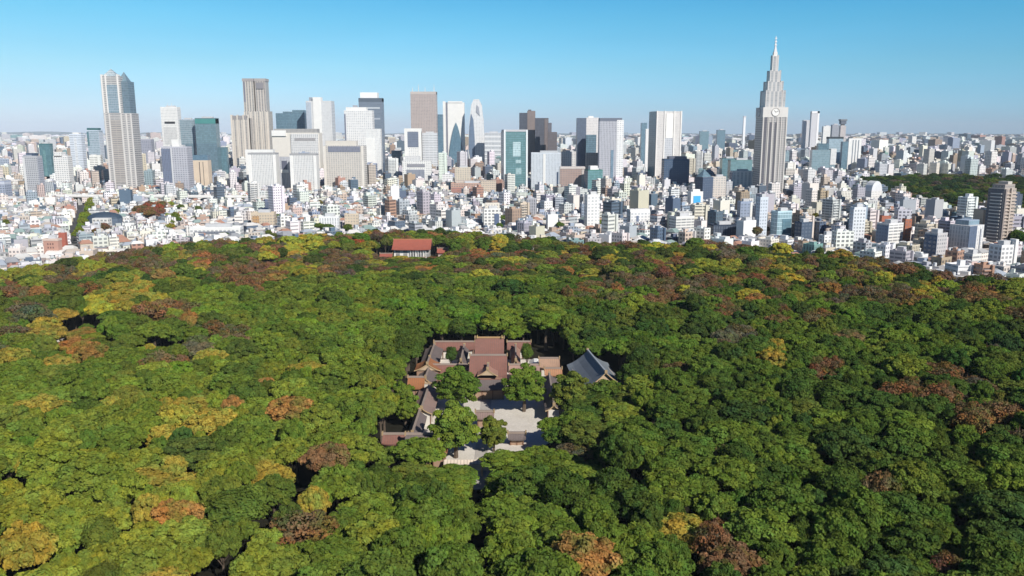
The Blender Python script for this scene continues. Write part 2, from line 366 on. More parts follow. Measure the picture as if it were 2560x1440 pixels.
for sx_ in (-2.8, 2.8):
    for sy_ in (-3.8, 3.8):
        b = MB(); b.box(sx_, sy_, .2, .2, 0, 3.05, 0, (.6, .6, .6), 0, (.6, .6, .6), 0); b.build('post', M['metal'], t)
# front wall with torii at its right end
t = sthing('boundary_wall', 'white plastered wall with small roof along the courtyard front', 'wall', (-12.5, 208.6, 0))
b = MB(); b.box(0, 0, 20, .7, 0, 2.8, 0, (.74, .69, .60), 0, (.7, .66, .58), 0); b.build('wall', M['plain'], t)
gable(t, (-10.2, 0), (10.2, 0), 1.2, 2.7, 3.7, (.62, .54, .44), 'slate', .2, 1, None, 1, False, lift=0)
t = sthing('torii_gate', 'pale wooden torii gate at the right end of the white front wall', 'gate', (-7.2, 204.5, 0))
for s in (-1, 1):
    b = MB(); P = [(s*2.6+.32*cos(i*pi/4), .32*sin(i*pi/4)) for i in range(8)]; b.prism(P, 0, 5.6, (.62, .48, .32), 0, (.62, .48, .32), 0); b.build('pillar', M['roof'], t)
b = MB(); b.box(0, 0, 8.4, .75, 5.6, 6.3, 0, (.70, .60, .45), 0, (.72, .64, .5), 0, True); b.build('top_beam', M['roof'], t)
b = MB(); b.box(0, 0, 6.6, .4, 4.3, 4.8, 0, (.62, .48, .32), 0, (.62, .48, .32), 0, True); b.build('tie_beam', M['roof'], t)
# blue-grey hall to the right
t = bld('detached hall with steep blue grey roof right of the courtyard', 36.6, 279, 'shrine hall', 'shrine_hall')
gable(t, (2.0, -14), (-2.4, 15), 9.6, 6.2, 13.6, (.17, .205, .24), 'slate', wall=(.38, .35, .32), ridge_col=(.30, .33, .36), lift=1.2, over=3.2)
# treasure museum with red roofs at the back
G = 'red roofed museum buildings in the far wood'
t = bld('long white museum building under a bright terracotta roof', -86.5, 586, 'museum', 'museum_building')
RR = (.37, .105, .07)
gable(t, (-17, 4), (16.5, 4), 11, 11.0, 18.2, RR, 'tile', wall=None, lift=.4, ridge_col=(.45, .2, .1))
b = MB(); b.box(-.5, 3, 30, 14, 0, 12, 0, (.74, .71, .66, .45), 0, (.5, .5, .5), 1); b.build('wall', [M['wide'], M['roof']], t)
for i in range(7):
    b = MB(); b.box(-1+i*2.2, -5.2, .5, .5, 0, 11, 0, (.8, .78, .74), 0, (.8, .78, .74), 0); b.build('column', M['plain'], t)
for x, y, wv, lb in ((-108, 578, 5.5, 'small red roofed pavilion left of the terracotta roofed museum'), (-78, 559, 6, 'small red roofed porch in front of the white museum'), (-60.5, 590, 5, 'small pinkish pavilion right of the terracotta roofed museum')):
    t = bld(lb, x, y, 'pavilion', 'pavilion')
    gable(t, (-wv, 0), (wv, 0), 4, 5 if y < 580 else 7, 8 if y < 580 else 10.5, (.34, .10, .07), 'tile', wall=(.5, .4, .36))

# ================================================================== trees
def icosa():
    p = (1+5**.5)/2
    v = np.array([(-1, p, 0), (1, p, 0), (-1, -p, 0), (1, -p, 0), (0, -1, p), (0, 1, p), (0, -1, -p), (0, 1, -p), (p, 0, -1), (p, 0, 1), (-p, 0, -1), (-p, 0, 1)], float)
    v /= np.linalg.norm(v[0])
    f = [(0, 11, 5), (0, 5, 1), (0, 1, 7), (0, 7, 10), (0, 10, 11), (1, 5, 9), (5, 11, 4), (11, 10, 2), (10, 7, 6), (7, 1, 8), (3, 9, 4), (3, 4, 2), (3, 2, 6), (3, 6, 8), (3, 8, 9), (4, 9, 5), (2, 4, 11), (6, 2, 10), (8, 6, 7), (9, 8, 1)]
    return v, np.array(f)
ICV, ICF = icosa()
def crown_mesh(kind, seed):
    """foliage crown, about 13 m across, its middle 12 m above the origin"""
    r = np.random.default_rng(seed)
    R = 6.6; cz = 12.0 if kind != 'globe' else 8.2
    if kind == 'dome':   nl, ez, nleaf, lr0, lr1, ls = 62, .76, 100, .14, .27, (.24, .50)
    elif kind == 'flat': nl, ez, nleaf, lr0, lr1, ls = 66, .54, 92, .13, .25, (.24, .48)
    elif kind == 'dense': nl, ez, nleaf, lr0, lr1, ls = 24, 1.0, 190, .28, .42, (.22, .44)
    elif kind == 'globe': nl, ez, nleaf, lr0, lr1, ls = 80, 1.1, 90, .14, .24, (.24, .48)
    elif kind == 'bare': nl, ez, nleaf, lr0, lr1, ls = 40, .62, 80, .20, .32, (.18, .42)
    cs = []
    ga = pi*(3-5**.5)
    for i in range(nl):
        z = 1-(i+.5)/nl*(1.45 if kind != 'globe' else 1.8); z = max(z, -.6 if kind != 'globe' else -.85); ph = i*ga+r.uniform(-.35, .35); q = sqrt(max(0, 1-z*z))
        k = r.uniform(.58, .86) if kind != 'dense' else r.uniform(.5, .62)
        cs.append((q*cos(ph)*R*k*r.uniform(.85, 1.15), q*sin(ph)*R*k*r.uniform(.85, 1.15), z*R*ez*k*r.uniform(.85, 1.15), r.uniform(lr0, lr1)*R))
    cs = np.array(cs); C = cs[:, :3]; LR = cs[:, 3]
    lobe_b = r.uniform(.76, 1.25, nl); lobe_h = r.uniform(-.07, .07, nl)
    V, F, CC = [], [], []
    # leaf clumps
    d = r.normal(size=(nl, nleaf, 3)); d /= np.linalg.norm(d, axis=2, keepdims=True)
    d[:, :, 2] = np.where(d[:, :, 2] < -.25, -d[:, :, 2], d[:, :, 2])
    sq = np.array([1, 1, .8])
    p = C[:, None]+d*LR[:, None, None]*sq*r.uniform(.86, 1.1, (nl, nleaf, 1))
    keep = np.ones((nl, nleaf), bool)
    for j in range(nl):
        dist = np.linalg.norm((p-C[j])/sq, axis=2); mk = dist < LR[j]*.8; mk[j] = False; keep &= ~mk
    keep &= p[:, :, 2] > (-.5 if kind != 'globe' else -.95)*R*ez
    idx = np.argwhere(keep); P = p[keep]; D = d[keep]; li = idx[:, 0]; n = len(P)
    nrm = D+r.normal(size=(n, 3))*.36; nrm[:, 2] += .15; nrm /= np.linalg.norm(nrm, axis=1, keepdims=True)
    up = r.normal(size=(n, 3)); t1 = np.cross(nrm, up); t1 /= np.linalg.norm(t1, axis=1, keepdims=True); t2 = np.cross(nrm, t1)
    s = r.uniform(ls[0], ls[1], (n, 1)); s2 = s*r.uniform(.55, 1, (n, 1)); bend = nrm*s*.22
    quad = np.stack([P-t1*s-bend, P-t2*s2+bend*.5, P+t1*s-bend, P+t2*s2+bend*.5], 1)
    lb = lobe_b[li]*r.uniform(.88, 1.14, n); lh = lobe_h[li]*(2.4 if kind == 'bare' else 1)+r.uniform(-.05, .05, n)
    lc = np.stack([lb*(1+lh*1.6), lb, lb*(1-lh), np.ones(n)], 1)
    vs = [quad.reshape(-1, 3)]; fs = [np.full(n, 4, np.int32)]; cols = [np.repeat(lc, 4, 0)]; sm = [np.zeros(n, bool)]
    # solid lobes beneath
    if kind != 'bare':
        for j in range(nl):
            w_ = ICV*LR[j]*.80*r.uniform(.9, 1.08, (12, 1))*sq+C[j]
            vs.append(w_[ICF].reshape(-1, 3)); fs.append(np.full(20, 3, np.int32)); sm.append(np.zeros(20, bool))
            cols.append(np.tile([lobe_b[j]*.92]*3+[1], (60, 1)))
        w_ = ICV*np.array([R*.66, R*.66, R*ez*.62]); vs.append(w_[ICF].reshape(-1, 3)); fs.append(np.full(20, 3, np.int32)); sm.append(np.zeros(20, bool)); cols.append(np.tile([.85, .85, .85, 1], (60, 1)))
    else:
        for j in range(nl):                             # twig sprays
            for k in range(5):
                a = np.array([0, 0, -R*ez*.7])*.6+C[j]*.25; dd = r.normal(size=3)*LR[j]*.75; e = C[j]+dd
                side = np.cross(e-a, [0, 0, 1.]); side /= max(np.linalg.norm(side), 1e-3); side *= .09
                vs.append(np.array([a-side*1.5, a+side*1.5, e+side*.5, e-side*.5])); fs.append(np.array([4], np.int32)); sm.append(np.zeros(1, bool)); cols.append(np.tile([.75, .7, .8, 1], (4, 1)))
    v = np.concatenate(vs).astype(np.float32); v[:, 2] += cz
    f = np.concatenate(fs); c = np.concatenate(cols).astype(np.float32)
    me = bpy.data.meshes.new('crown'); arrays_to_mesh(me, v, f, None, c, np.zeros(len(f), np.int32), np.concatenate(sm))
    me.materials.append(M['leaf']); return me
def trunk_mesh(seed):
    r = random.Random(seed); b = MB()
    def limb(a, e, r0, r1, n=7):
        a = np.array(a, float); e = np.array(e, float); d = e-a; d /= np.linalg.norm(d)
        t1 = np.cross(d, [1, .2, .1]); t1 /= np.linalg.norm(t1); t2 = np.cross(d, t1)
        for i in range(n):
            t0, t3 = 2*pi*i/n, 2*pi*(i+1)/n
            q = [a+r0*(cos(t0)*t1+sin(t0)*t2), a+r0*(cos(t3)*t1+sin(t3)*t2), e+r1*(cos(t3)*t1+sin(t3)*t2), e+r1*(cos(t0)*t1+sin(t0)*t2)]
            b.face(q, None, (.5, .5, .5), 0, True)
    limb((0, 0, -.3), (.2, .1, 5), .62, .42); limb((.2, .1, 5), (0, 0, 9), .42, .28)
    for i in range(6):
        a = i*1.05+r.uniform(-.3, .3); limb((.15, .08, r.uniform(4.5, 8)), (cos(a)*3.6, sin(a)*3.6, r.uniform(9.5, 13)), .24, .07, 5)
    me = b.build('trunk', M['bark']); m_ = me.data; bpy.data.objects.remove(me); return m_
CROWNS = [crown_mesh('dome', 11), crown_mesh('dome', 12), crown_mesh('dome', 13), crown_mesh('dome', 14), crown_mesh('flat', 21), crown_mesh('flat', 22), crown_mesh('flat', 23),
          crown_mesh('dense', 31), crown_mesh('dense', 32), crown_mesh('bare', 41), crown_mesh('bare', 42), crown_mesh('globe', 51), crown_mesh('globe', 52)]
KIND = ['dome']*4+['flat']*3+['dense']*2+['bare']*2+['globe']*2
TRUNK = trunk_mesh(3)
PAL = {'bright green': (.180, .245, .032), 'mid green': (.112, .178, .028), 'dark green': (.050, .100, .026), 'deep bluish green': (.036, .080, .036),
       'yellow green': (.27, .29, .04), 'yellow': (.46, .40, .05), 'orange yellow': (.42, .30, .055), 'orange': (.40, .19, .07), 'brown': (.215, .135, .085),
       'red brown': (.28, .13, .08), 'red': (.44, .10, .06), 'purple grey': (.165, .13, .10), 'olive': (.17, .18, .042)}
PATCH = [(335, 745, 58, 34, 'orange yellow'), (245, 760, 26, 22, 'yellow'), (75, 790, 64, 24, 'purple grey'), (140, 812, 42, 28, 'orange yellow'), (205, 872, 34, 30, 'orange'), (625, 685, 62, 26, 'red brown'),
 (640, 722, 42, 16, 'red brown'), (430, 770, 55, 18, 'red brown'), (475, 800, 34, 12, 'orange'), (570, 832, 42, 22, 'brown'), (480, 865, 38, 28, 'purple grey'), (330, 652, 64, 20, 'brown'), (245, 662, 34, 18, 'yellow green'),
 (60, 686, 60, 14, 'yellow green'), (45, 725, 44, 14, 'red brown'), (155, 690, 40, 18, 'brown'), (755, 610, 46, 22, 'yellow'), (858, 645, 44, 26, 'brown'), (885, 606, 14, 10, 'red'), (915, 620, 12, 22, 'yellow green'), (1252, 600, 16, 14, 'yellow'), (1275, 652, 28, 10, 'yellow'),
 (1212, 645, 9, 7, 'red'), (1190, 672, 34, 12, 'brown'), (1335, 590, 34, 14, 'brown'), (1620, 705, 62, 22, 'brown'), (1645, 740, 26, 28, 'red brown'), (1815, 768, 28, 28, 'red brown'), (1965, 802, 24, 22, 'red brown'), (1700, 745, 32, 14, 'red brown'),
 (1765, 662, 34, 16, 'yellow green'), (1835, 850, 42, 22, 'purple grey'), (2080, 930, 64, 22, 'red brown'), (1922, 885, 22, 22, 'orange yellow'), (2260, 900, 18, 22, 'yellow green'), (2400, 968, 56, 24, 'brown'), (2300, 985, 52, 22, 'red brown'),
 (2400, 1050, 64, 24, 'red brown'), (2165, 1120, 34, 26, 'red brown'), (2190, 1210, 62, 22, 'brown'), (1735, 1185, 28, 22, 'purple grey'), (1620, 1240, 28, 20, 'brown'), (1690, 1340, 36, 18, 'orange yellow'), (1812, 1345, 28, 20, 'red brown'), (1860, 1395, 28, 28, 'red brown'),
 (2370, 1400, 44, 44, 'brown'), (1440, 1400, 44, 34, 'orange'), (2350, 772, 26, 28, 'yellow green'), (2530, 722, 40, 30, 'yellow green'), (2450, 735, 50, 16, 'red brown'), (2390, 690, 60, 20, 'brown'), (2190, 665, 50, 16, 'brown'), (1870, 612, 60, 14, 'brown'), (1770, 602, 26, 10, 'red brown'),
 (400, 1200, 84, 30, 'orange yellow'), (440, 1245, 60, 36, 'yellow green'), (415, 1292, 38, 26, 'orange'), (215, 1222, 44, 24, 'orange'), (200, 1058, 34, 14, 'red brown'), (210, 1003, 54, 14, 'red brown'), (430, 1028, 62, 20, 'orange yellow'), (500, 1046, 34, 14, 'orange yellow'),
 (290, 1395, 130, 54, 'yellow green'), (690, 1160, 64, 26, 'orange yellow'), (765, 1272, 34, 34, 'orange yellow'), (700, 1310, 30, 24, 'orange'), (220, 1025, 40, 22, 'dark green'), (470, 1130, 34, 34, 'deep bluish green'), (580, 1225, 42, 44, 'dark green'), (550, 1325, 44, 34, 'dark green'),
 (720, 1190, 34, 34, 'dark green'), (160, 762, 66, 44, 'dark green'), (1040, 860, 34, 60, 'dark green'), (1080, 922, 34, 24, 'dark green'), (1295, 1340, 70, 64, 'bright green'), (1530, 1350, 74, 64, 'bright green'), (900, 910, 64, 50, 'bright green'), (830, 1060, 50, 22, 'yellow green'),
 (2520, 985, 40, 24, 'olive'), (560, 1150, 60, 30, 'yellow green'), (780, 1140, 40, 30, 'olive'), (2440, 800, 50, 18, 'yellow green'), (2560, 790, 50, 20, 'brown'), (2210, 875, 30, 18, 'yellow green'), (2010, 1105, 34, 14, 'orange yellow'), (680, 700, 20, 10, 'orange'), (650, 1400, 60, 50, 'yellow green'),
 (1410, 1135, 40, 20, 'purple grey'), (1165, 1395, 24, 20, 'purple grey')]
def tint_of(px, py, r):
    for a, b, ra, rb, c in PATCH:
        if ((px-a)/ra)**2+((py-b)/rb)**2 < 1.15 and r.random() < .94: return c
    def pick(d):
        x = r.random()*sum(d.values())
        for k, v_ in d.items():
            x -= v_
            if x <= 0: return k
        return k
    if py < 700 + (60 if (px > 1400 or px < 400) else -12):
        return pick({'mid green': 20, 'dark green': 19, 'bright green': 8, 'yellow green': 12, 'olive': 7, 'yellow': 5, 'orange yellow': 8, 'orange': 6, 'brown': 17, 'red brown': 12, 'purple grey': 3})
    if px < 560 and py < 920:
        return pick({'mid green': 34, 'dark green': 20, 'bright green': 20, 'yellow green': 6, 'brown': 6, 'red brown': 3, 'orange yellow': 3})
    if px < 560 and py > 1130: return pick({'yellow green': 34, 'bright green': 26, 'orange yellow': 10, 'mid green': 9, 'olive': 8, 'red brown': 3, 'dark green': 3, 'orange': 3})
    if px < 1000 and py > 900:
        e = .5+.5*(px < 520)
        return pick({'bright green': 36, 'mid green': 24, 'yellow green': 18*e+4, 'dark green': 9, 'orange yellow': 5*e, 'olive': 8, 'red brown': 1.5, 'orange': 1.5})
    if px < 1450: return pick({'bright green': 40, 'mid green': 42, 'dark green': 12, 'olive': 4, 'yellow green': 3})
    return pick({'mid green': 40, 'dark green': 34, 'bright green': 15, 'deep bluish green': 8, 'olive': 4, 'brown': 3, 'yellow green': 2, 'red brown': 1})
ZB = {'back': (.185, .155, .045), 'left': (.170, .230, .034), 'mid': (.128, .198, .029), 'right': (.096, .162, .030), 'corner': (.225, .25, .034)}
def tint_rgb(t_, px, py, far=False):
    if far: return list(PAL[t_])
    z = 'back' if py < 700 else 'corner' if px < 560 and py > 1130 else ('left' if px < 950 else ('mid' if px < 1450 else 'right')); c = PAL[t_]
    k = .9 if py < 720 else .84 if t_ in ('brown', 'red brown', 'red', 'orange', 'orange yellow', 'yellow', 'purple grey') else .55
    return [a_*k+b_*(1-k) for a_, b_ in zip(c, ZB[z])]
def seg_d(x, y, x0, y0, x1, y1):
    t_ = max(0, min(1, ((x-x0)*(x1-x0)+(y-y0)*(y1-y0))/((x1-x0)**2+(y1-y0)**2))); return hypot(x-x0-t_*(x1-x0), y-y0-t_*(y1-y0))
def blocked(x, y, r):
    if -44-r*.45 < x < 20+r*.5 and 226 < y < 330+r*.25: return True
    if -5 < x < 14 and 207 < y < 230: return True
    if -26 < x < -1 and 198-r*.3 < y < 212: return True
    if -47-r*.6 < x < -3+r*.35 and 204-r*.35 < y < 227: return True
    if -3 <= x < 11 and 222 < y < 231: return True
    if 22 < x < 46+r*.3 and 258-r*.1 < y < 297+r*.4: return True
    if 15 < x < 30 and 285 < y < 331: return True
    if -118-r*.3 < x < -56+r*.4 and 562-r*.6 < y < 605+r*.5: return True
    if -88 < x < -70 and 554 < y < 605: return True
    if seg_d(x, y, -69, 128, -58.5, 181) < r*.70+.6: return True
    if seg_d(x, y, -8.6, 138, -9.0, 203) < r*.74+.6: return True
    if seg_d(x, y, -172, 300, -160, 312) < r+3: return True
    return False
trees = []                                              # x, y, radius, height scale, tint, variant, yaw
HAND = [(-22.4, 257.9, 8.6, 1.26, 'mid green', 'round evergreen left of the worship hall steps in the courtyard'),
        (38.0, 256.5, 7.5, .92, 'mid green', 'low green tree hiding the gable of the blue grey roofed hall'),
        (4.8, 257.5, 8.4, 1.27, 'mid green', 'round evergreen right of the worship hall steps in the courtyard'),
        (23.0, 253.4, 8.6, 1.2, 'olive', 'yellow green round tree below the blue grey roofed hall'),
        (-19.4, 217.5, 9.2, 1.3, 'bright green', 'largest round evergreen at the lower left of the gravel courtyard'),
        (-6.4, 222.0, 5.4, .86, 'olive', 'narrow olive tree just right of the largest courtyard evergreen'),
        (-40.6, 243.0, 5.2, 1.0, 'bright green', 'upright tree outside the left corridor of the courtyard'),
        (-43.2, 252.5, 5.0, .95, 'mid green', 'darker tree outside the left corridor above the upright one'),
        (-28.3, 300.4, 3.2, .78, 'deep bluish green', 'small dark conifer left of the worship hall roof'),
        (7.1, 301.3, 3.4, .84, 'dark green', 'small dark conifer right of the worship hall roof')]
for x, y, r_, hs, tn, lb in HAND:
  x, y = site(x, y); trees.append(dict(x=x, y=y, r=r_, h=hs, t=tn, k=(7 if r_ < 4 else random.choice([11, 12])), a=random.uniform(0, 6.28), label=lb))
CLR = ground(184, 842, 2)
b = MB(); b.face([(CLR[0]+9*cos(i*pi/5), CLR[1]+13*sin(i*pi/5), .06) for i in range(10)]); tag(b.build('clearing', M['gravel']), kind='structure')
rr = random.Random(5); grid = {}
def ok(x, y, r):
    gx, gy = int(x//12), int(y//12)
    for i in range(gx-2, gx+3):
        for j in range(gy-2, gy+3):
            for q in grid.get((i, j), ()):
                if hypot(q[0]-x, q[1]-y) < (q[2]+r)*.675: return False
    return True
for t_ in trees: grid.setdefault((int(t_['x']//12), int(t_['y']//12)), []).append((t_['x'], t_['y'], t_['r']*.6))
cand = []
for n in range(92000):
    y = sqrt(rr.random()*(790**2-134**2)+134**2); x = rr.uniform(-1, 1)*(.76*y+50)
    cand.append((x, y))
for ph, (r0, r1, cnt) in enumerate(((7.6, 9.6, 5000), (6.0, 7.6, 13000), (4.6, 6.0, 37000), (3.4, 4.6, 37000))):
    for _ in range(cnt):
        if not cand: break
        x, y = cand.pop(); r_ = rr.uniform(r0, r1)
        if y > edge_at(x, y)-1: continue
        xo, yo = unsite(x, y)
        if blocked(xo, yo, r_) or hypot(x-CLR[0], (y-CLR[1])*.6) < 7+r_*.6 or not ok(x, y, r_): continue
        hs = rr.gauss(1.03, .10)*(.80+.20*min(1.25, r_/6.6))
        if 480 < yo < 572 and -112 < xo < -58: hs *= .52
        elif 455 < yo < 575 and -190 < xo < 70: hs *= .74
        elif 400 < yo < 455 and -150 < xo < 60: hs *= .9
        if 182 < yo < 208 and -27 < xo < 0: hs *= .50
        elif 176 < yo < 208 and -45 < xo < 30: hs *= .66
        if 205 <= yo < 285 and 8 < xo < 48: hs *= .68
        if CLR[1]-62 < y < CLR[1] and abs(x-CLR[0]*y/CLR[1]) < 13: hs *= .38+.25*(CLR[1]-y)/62
        grid.setdefault((int(x//12), int(y//12)), []).append((x, y, r_))
        px, py = proj(x, y, 13*hs)
        tn = tint_of(px, py, rr)
        if tn in ('brown', 'red brown', 'purple grey'): k = rr.choice([9, 10, 9, 10, 4])
        elif tn in ('dark green', 'deep bluish green'): k = rr.choice([0, 1, 2, 3, 7, 8])
        elif px < 1000: k = rr.choice([0, 1, 4, 5, 6, 4, 5, 6, 2])
        else: k = rr.choice([0, 1, 2, 3, 4, 5])
        trees.append(dict(x=x, y=y, r=r_, h=max(.6, hs), t=tn, k=k, a=rr.uniform(0, 6.28)))
# ornamental park and street trees beyond the forest
def far_tree(x, y, r_, tn): trees.append(dict(x=x, y=y, r=r_, h=rr.uniform(.62, 1.25)*min(1, r_/6), t=tn, k=rr.choice([0, 1, 2, 4, 5]), a=rr.uniform(0, 6.28), far=True))
def in_park(x, y):
    px, py = proj(x, y, 6)
    if px < 2080 or py > 560: return False
    top = np.interp(px, [2080, 2200, 2330, 2600], [458, 452, 446, 452]); bot = np.interp(px, [2080, 2180, 2300, 2450, 2600], [460, 480, 520, 545, 560])
    return top < py < bot
for _ in range(22000):
    y = rr.uniform(950, 2500); x = rr.uniform(.34, .74)*y
    if in_park(x, y) and ok(x, y, 9.5):
        grid.setdefault((int(x//12), int(y//12)), []).append((x, y, 9.5)); far_tree(x, y, rr.uniform(7.5, 13), rr.choice(['mid green', 'dark green', 'dark green', 'dark green', 'dark green', 'deep bluish green', 'deep bluish green', 'deep bluish green', 'olive', 'brown', 'dark green', 'purple grey', 'mid green']))
def clump(px, py, rx, ry, n, names, rad=6):
    for _ in range(n):
        a = rr.uniform(0, 6.28); q = sqrt(rr.random()); x, y = ground(px+cos(a)*q*rx, py+sin(a)*q*ry, 8); far_tree(x, y, rr.uniform(.7, 1.2)*rad, rr.choice(names))
clump(384, 533, 36, 14, 60, ['red brown', 'red brown', 'red brown', 'red', 'brown'], 6.5)
clump(432, 548, 14, 10, 10, ['mid green', 'olive'], 5)
for i in range(16):
    px = 196+i*2.2; py = 596-i*5.4; x, y = ground(px, py, 6); far_tree(x, y, 5.5, rr.choice(['yellow green', 'bright green', 'bright green']))
clump(395, 437, 20, 7, 14, ['orange yellow', 'olive', 'brown'], 8); clump(560, 500, 16, 4, 8, ['mid green', 'dark green'], 6)
clump(780, 570, 50, 4, 10, ['mid green'], 5); clump(980, 430, 20, 10, 14, ['dark green', 'olive'], 6); clump(1380, 560, 14, 8, 9, ['dark green', 'mid green'], 5); clump(1500, 500, 6, 10, 6, ['mid green'], 5)
clump(2095, 420, 40, 6, 14, ['brown', 'mid green'], 7); clump(2550, 600, 16, 14, 14, ['mid green', 'dark green'], 5)
for _ in range(170):
    px = rr.uniform(0, 2560); py = rr.uniform(470, 600); x, y = ground(px, py, 5)
    if y > edge_at(x, y)+25: far_tree(x, y, rr.uniform(3, 5.5), rr.choice(['mid green', 'dark green', 'olive', 'brown', 'yellow green']))
# the 300 that show largest are things of their own
for t_ in trees:
    px, py = proj(t_['x'], t_['y'], 12*t_['h']); t_['px'], t_['py'] = px, py
    rad = t_['r']*FP/max(60, hypot(t_['y'], t_['x'])); t_['pr'] = rad if (-.6*rad < px < 2560+.6*rad and py < 1440+.5*rad and py > 0) else 0
    if 'label' in t_: t_['pr'] = 999
order = sorted(trees, key=lambda q: -q['pr']); near, rest = order[:300], order[300:]
SH = {'globe': 'ball shaped', 'dome': 'round crowned', 'flat': 'broad spreading', 'dense': 'smooth dense', 'bare': 'thinning autumn'}
ORD = ['leftmost', 'second', 'third', 'fourth', 'fifth', 'sixth', 'seventh', 'eighth', 'ninth', 'tenth', 'eleventh', 'twelfth', 'thirteenth', 'fourteenth', 'fifteenth', 'sixteenth', 'seventeenth', 'eighteenth', 'nineteenth', 'twentieth']
BANDS = [(1345, 'along the bottom edge'), (1255, 'just above the bottom edge'), (1180, 'just below the torii gate'), (1110, 'level with the corner gatehouse'), (1040, 'level with the lower courtyard'), (970, 'level with the upper courtyard'), (900, 'level with the worship hall'), (-999, 'beyond the sanctuary')]
def side_of(px): return 'left' if px < 940 else ('right' if px > 1560 else 'centre')
gr = {}
for t_ in near:
    if 'label' in t_: continue
    bd = next(q[1] for q in BANDS if t_['py'] >= q[0]); gr.setdefault((t_['t'], KIND[t_['k']], bd, side_of(t_['px'])), []).append(t_)
for (tn, kd, bd, sd_), L_ in gr.items():
    L_.sort(key=lambda q: q['px'])
    for n, t_ in enumerate(L_):
        t_['label'] = ('%s ' % ORD[n] if len(L_) > 1 else '')+'%s %s tree %s, %s' % (tn, SH[kd], bd, {'left': 'left third', 'right': 'right third', 'centre': 'middle third'}[sd_])
for t_ in near:
    s = t_['r']/6.6; cm = CROWNS[t_['k']]
    lb = t_['label']
    o = thing('tree', lb, 'tree', (t_['x'], t_['y'], 0), t_['a'], 'trees of the forest round the shrine'); o.scale = (s*rr.uniform(.9, 1.12), s*rr.uniform(.9, 1.12), t_['h']); o.rotation_euler = (rr.uniform(-.05, .05), rr.uniform(-.05, .05), t_['a'])
    c_ = bpy.data.objects.new('crown', cm); COL.objects.link(c_); c_.parent = o
    jr = 1+rr.uniform(-.12, .12); c_['tint'] = [v_*jr for v_ in tint_rgb(t_['t'], t_['px'], t_['py'])]
    k_ = bpy.data.objects.new('trunk', TRUNK); COL.objects.link(k_); k_.parent = o; t_['crown'] = c_
# the rest: one object, instanced by geometry nodes
me = bpy.data.meshes.new('forest_canopy'); me.vertices.add(len(rest))
me.vertices.foreach_set('co', np.array([(t_['x'], t_['y'], 0) for t_ in rest], np.float32).ravel())
def pa(nm, typ, vals, fld):
    a = me.attributes.new(nm, typ, 'POINT'); a.data.foreach_set(fld, np.array(vals, dtype=np.int32 if typ == 'INT' else np.float32).ravel())
pa('variant', 'INT', [t_['k'] for t_ in rest], 'value')
pa('yaw', 'FLOAT_VECTOR', [(rr.uniform(-.06, .06), rr.uniform(-.06, .06), t_['a']) for t_ in rest], 'vector')
pa('size', 'FLOAT_VECTOR', [(t_['r']/6.6*rr.uniform(.88, 1.14), t_['r']/6.6*rr.uniform(.88, 1.14), t_['h']) for t_ in rest], 'vector')
pa('tint', 'FLOAT_COLOR', [tuple(v_*(1+rr.uniform(-.14, .14)) for v_ in tint_rgb(t_['t'], t_['px'], t_['py'], t_.get('far')))+(1,) for t_ in rest], 'color')
fo = bpy.data.objects.new('forest_canopy', me); COL.objects.link(fo); tag(fo, 'mixed green and autumn canopy of the farther wood and distant park', 'trees', kind='stuff')
ng = bpy.data.node_groups.new('canopy', 'GeometryNodeTree'); ng.interface.new_socket('Geometry', in_out='INPUT', socket_type='NodeSocketGeometry'); ng.interface.new_socket('Geometry', in_out='OUTPUT', socket_type='NodeSocketGeometry')
gi = ng.nodes.new('NodeGroupInput'); go = ng.nodes.new('NodeGroupOutput'); jn = ng.nodes.new('GeometryNodeJoinGeometry')
def named(nm, typ):
    x = ng.nodes.new('GeometryNodeInputNamedAttribute'); x.data_type = typ; x.inputs['Name'].default_value = nm; return x.outputs[0]
vi, ya, sz = named('variant', 'INT'), named('yaw', 'FLOAT_VECTOR'), named('size', 'FLOAT_VECTOR')
proto = {}
for t_ in near: proto.setdefault(t_['k'], t_['crown'])
for k in range(len(CROWNS)):
    if k not in proto: proto[k] = proto[KIND.index(KIND[k])] if KIND.index(KIND[k]) in proto else proto[0]
def inst(objp, sel):
    oi = ng.nodes.new('GeometryNodeObjectInfo'); oi.inputs['Object'].default_value = objp; oi.inputs['As Instance'].default_value = False; oi.transform_space = 'ORIGINAL'
    ip = ng.nodes.new('GeometryNodeInstanceOnPoints'); ng.links.new(gi.outputs[0], ip.inputs['Points']); ng.links.new(oi.outputs['Geometry'], ip.inputs['Instance'])
    if sel is not None:
        cmp = ng.nodes.new('FunctionNodeCompare'); cmp.data_type = 'INT'; cmp.operation = 'EQUAL'; ng.links.new(vi, cmp.inputs[2]); cmp.inputs[3].default_value = sel; ng.links.new(cmp.outputs[0], ip.inputs['Selection'])
    e2r = ng.nodes.new('FunctionNodeEulerToRotation'); ng.links.new(ya, e2r.inputs[0]); ng.links.new(e2r.outputs[0], ip.inputs['Rotation']); ng.links.new(sz, ip.inputs['Scale'])
    ng.links.new(ip.outputs[0], jn.inputs[0])
for k in range(len(CROWNS)): inst(proto[k], k)
inst([c for c in near[0]['crown'].parent.children if c.name.startswith('trunk')][0] if near[0]['crown'].parent.children else None, None)
ng.links.new(jn.outputs[0], go.inputs[0])
md = fo.modifiers.new('canopy', 'NODES'); md.node_group = ng
print('trees', len(trees), 'near', len(near))

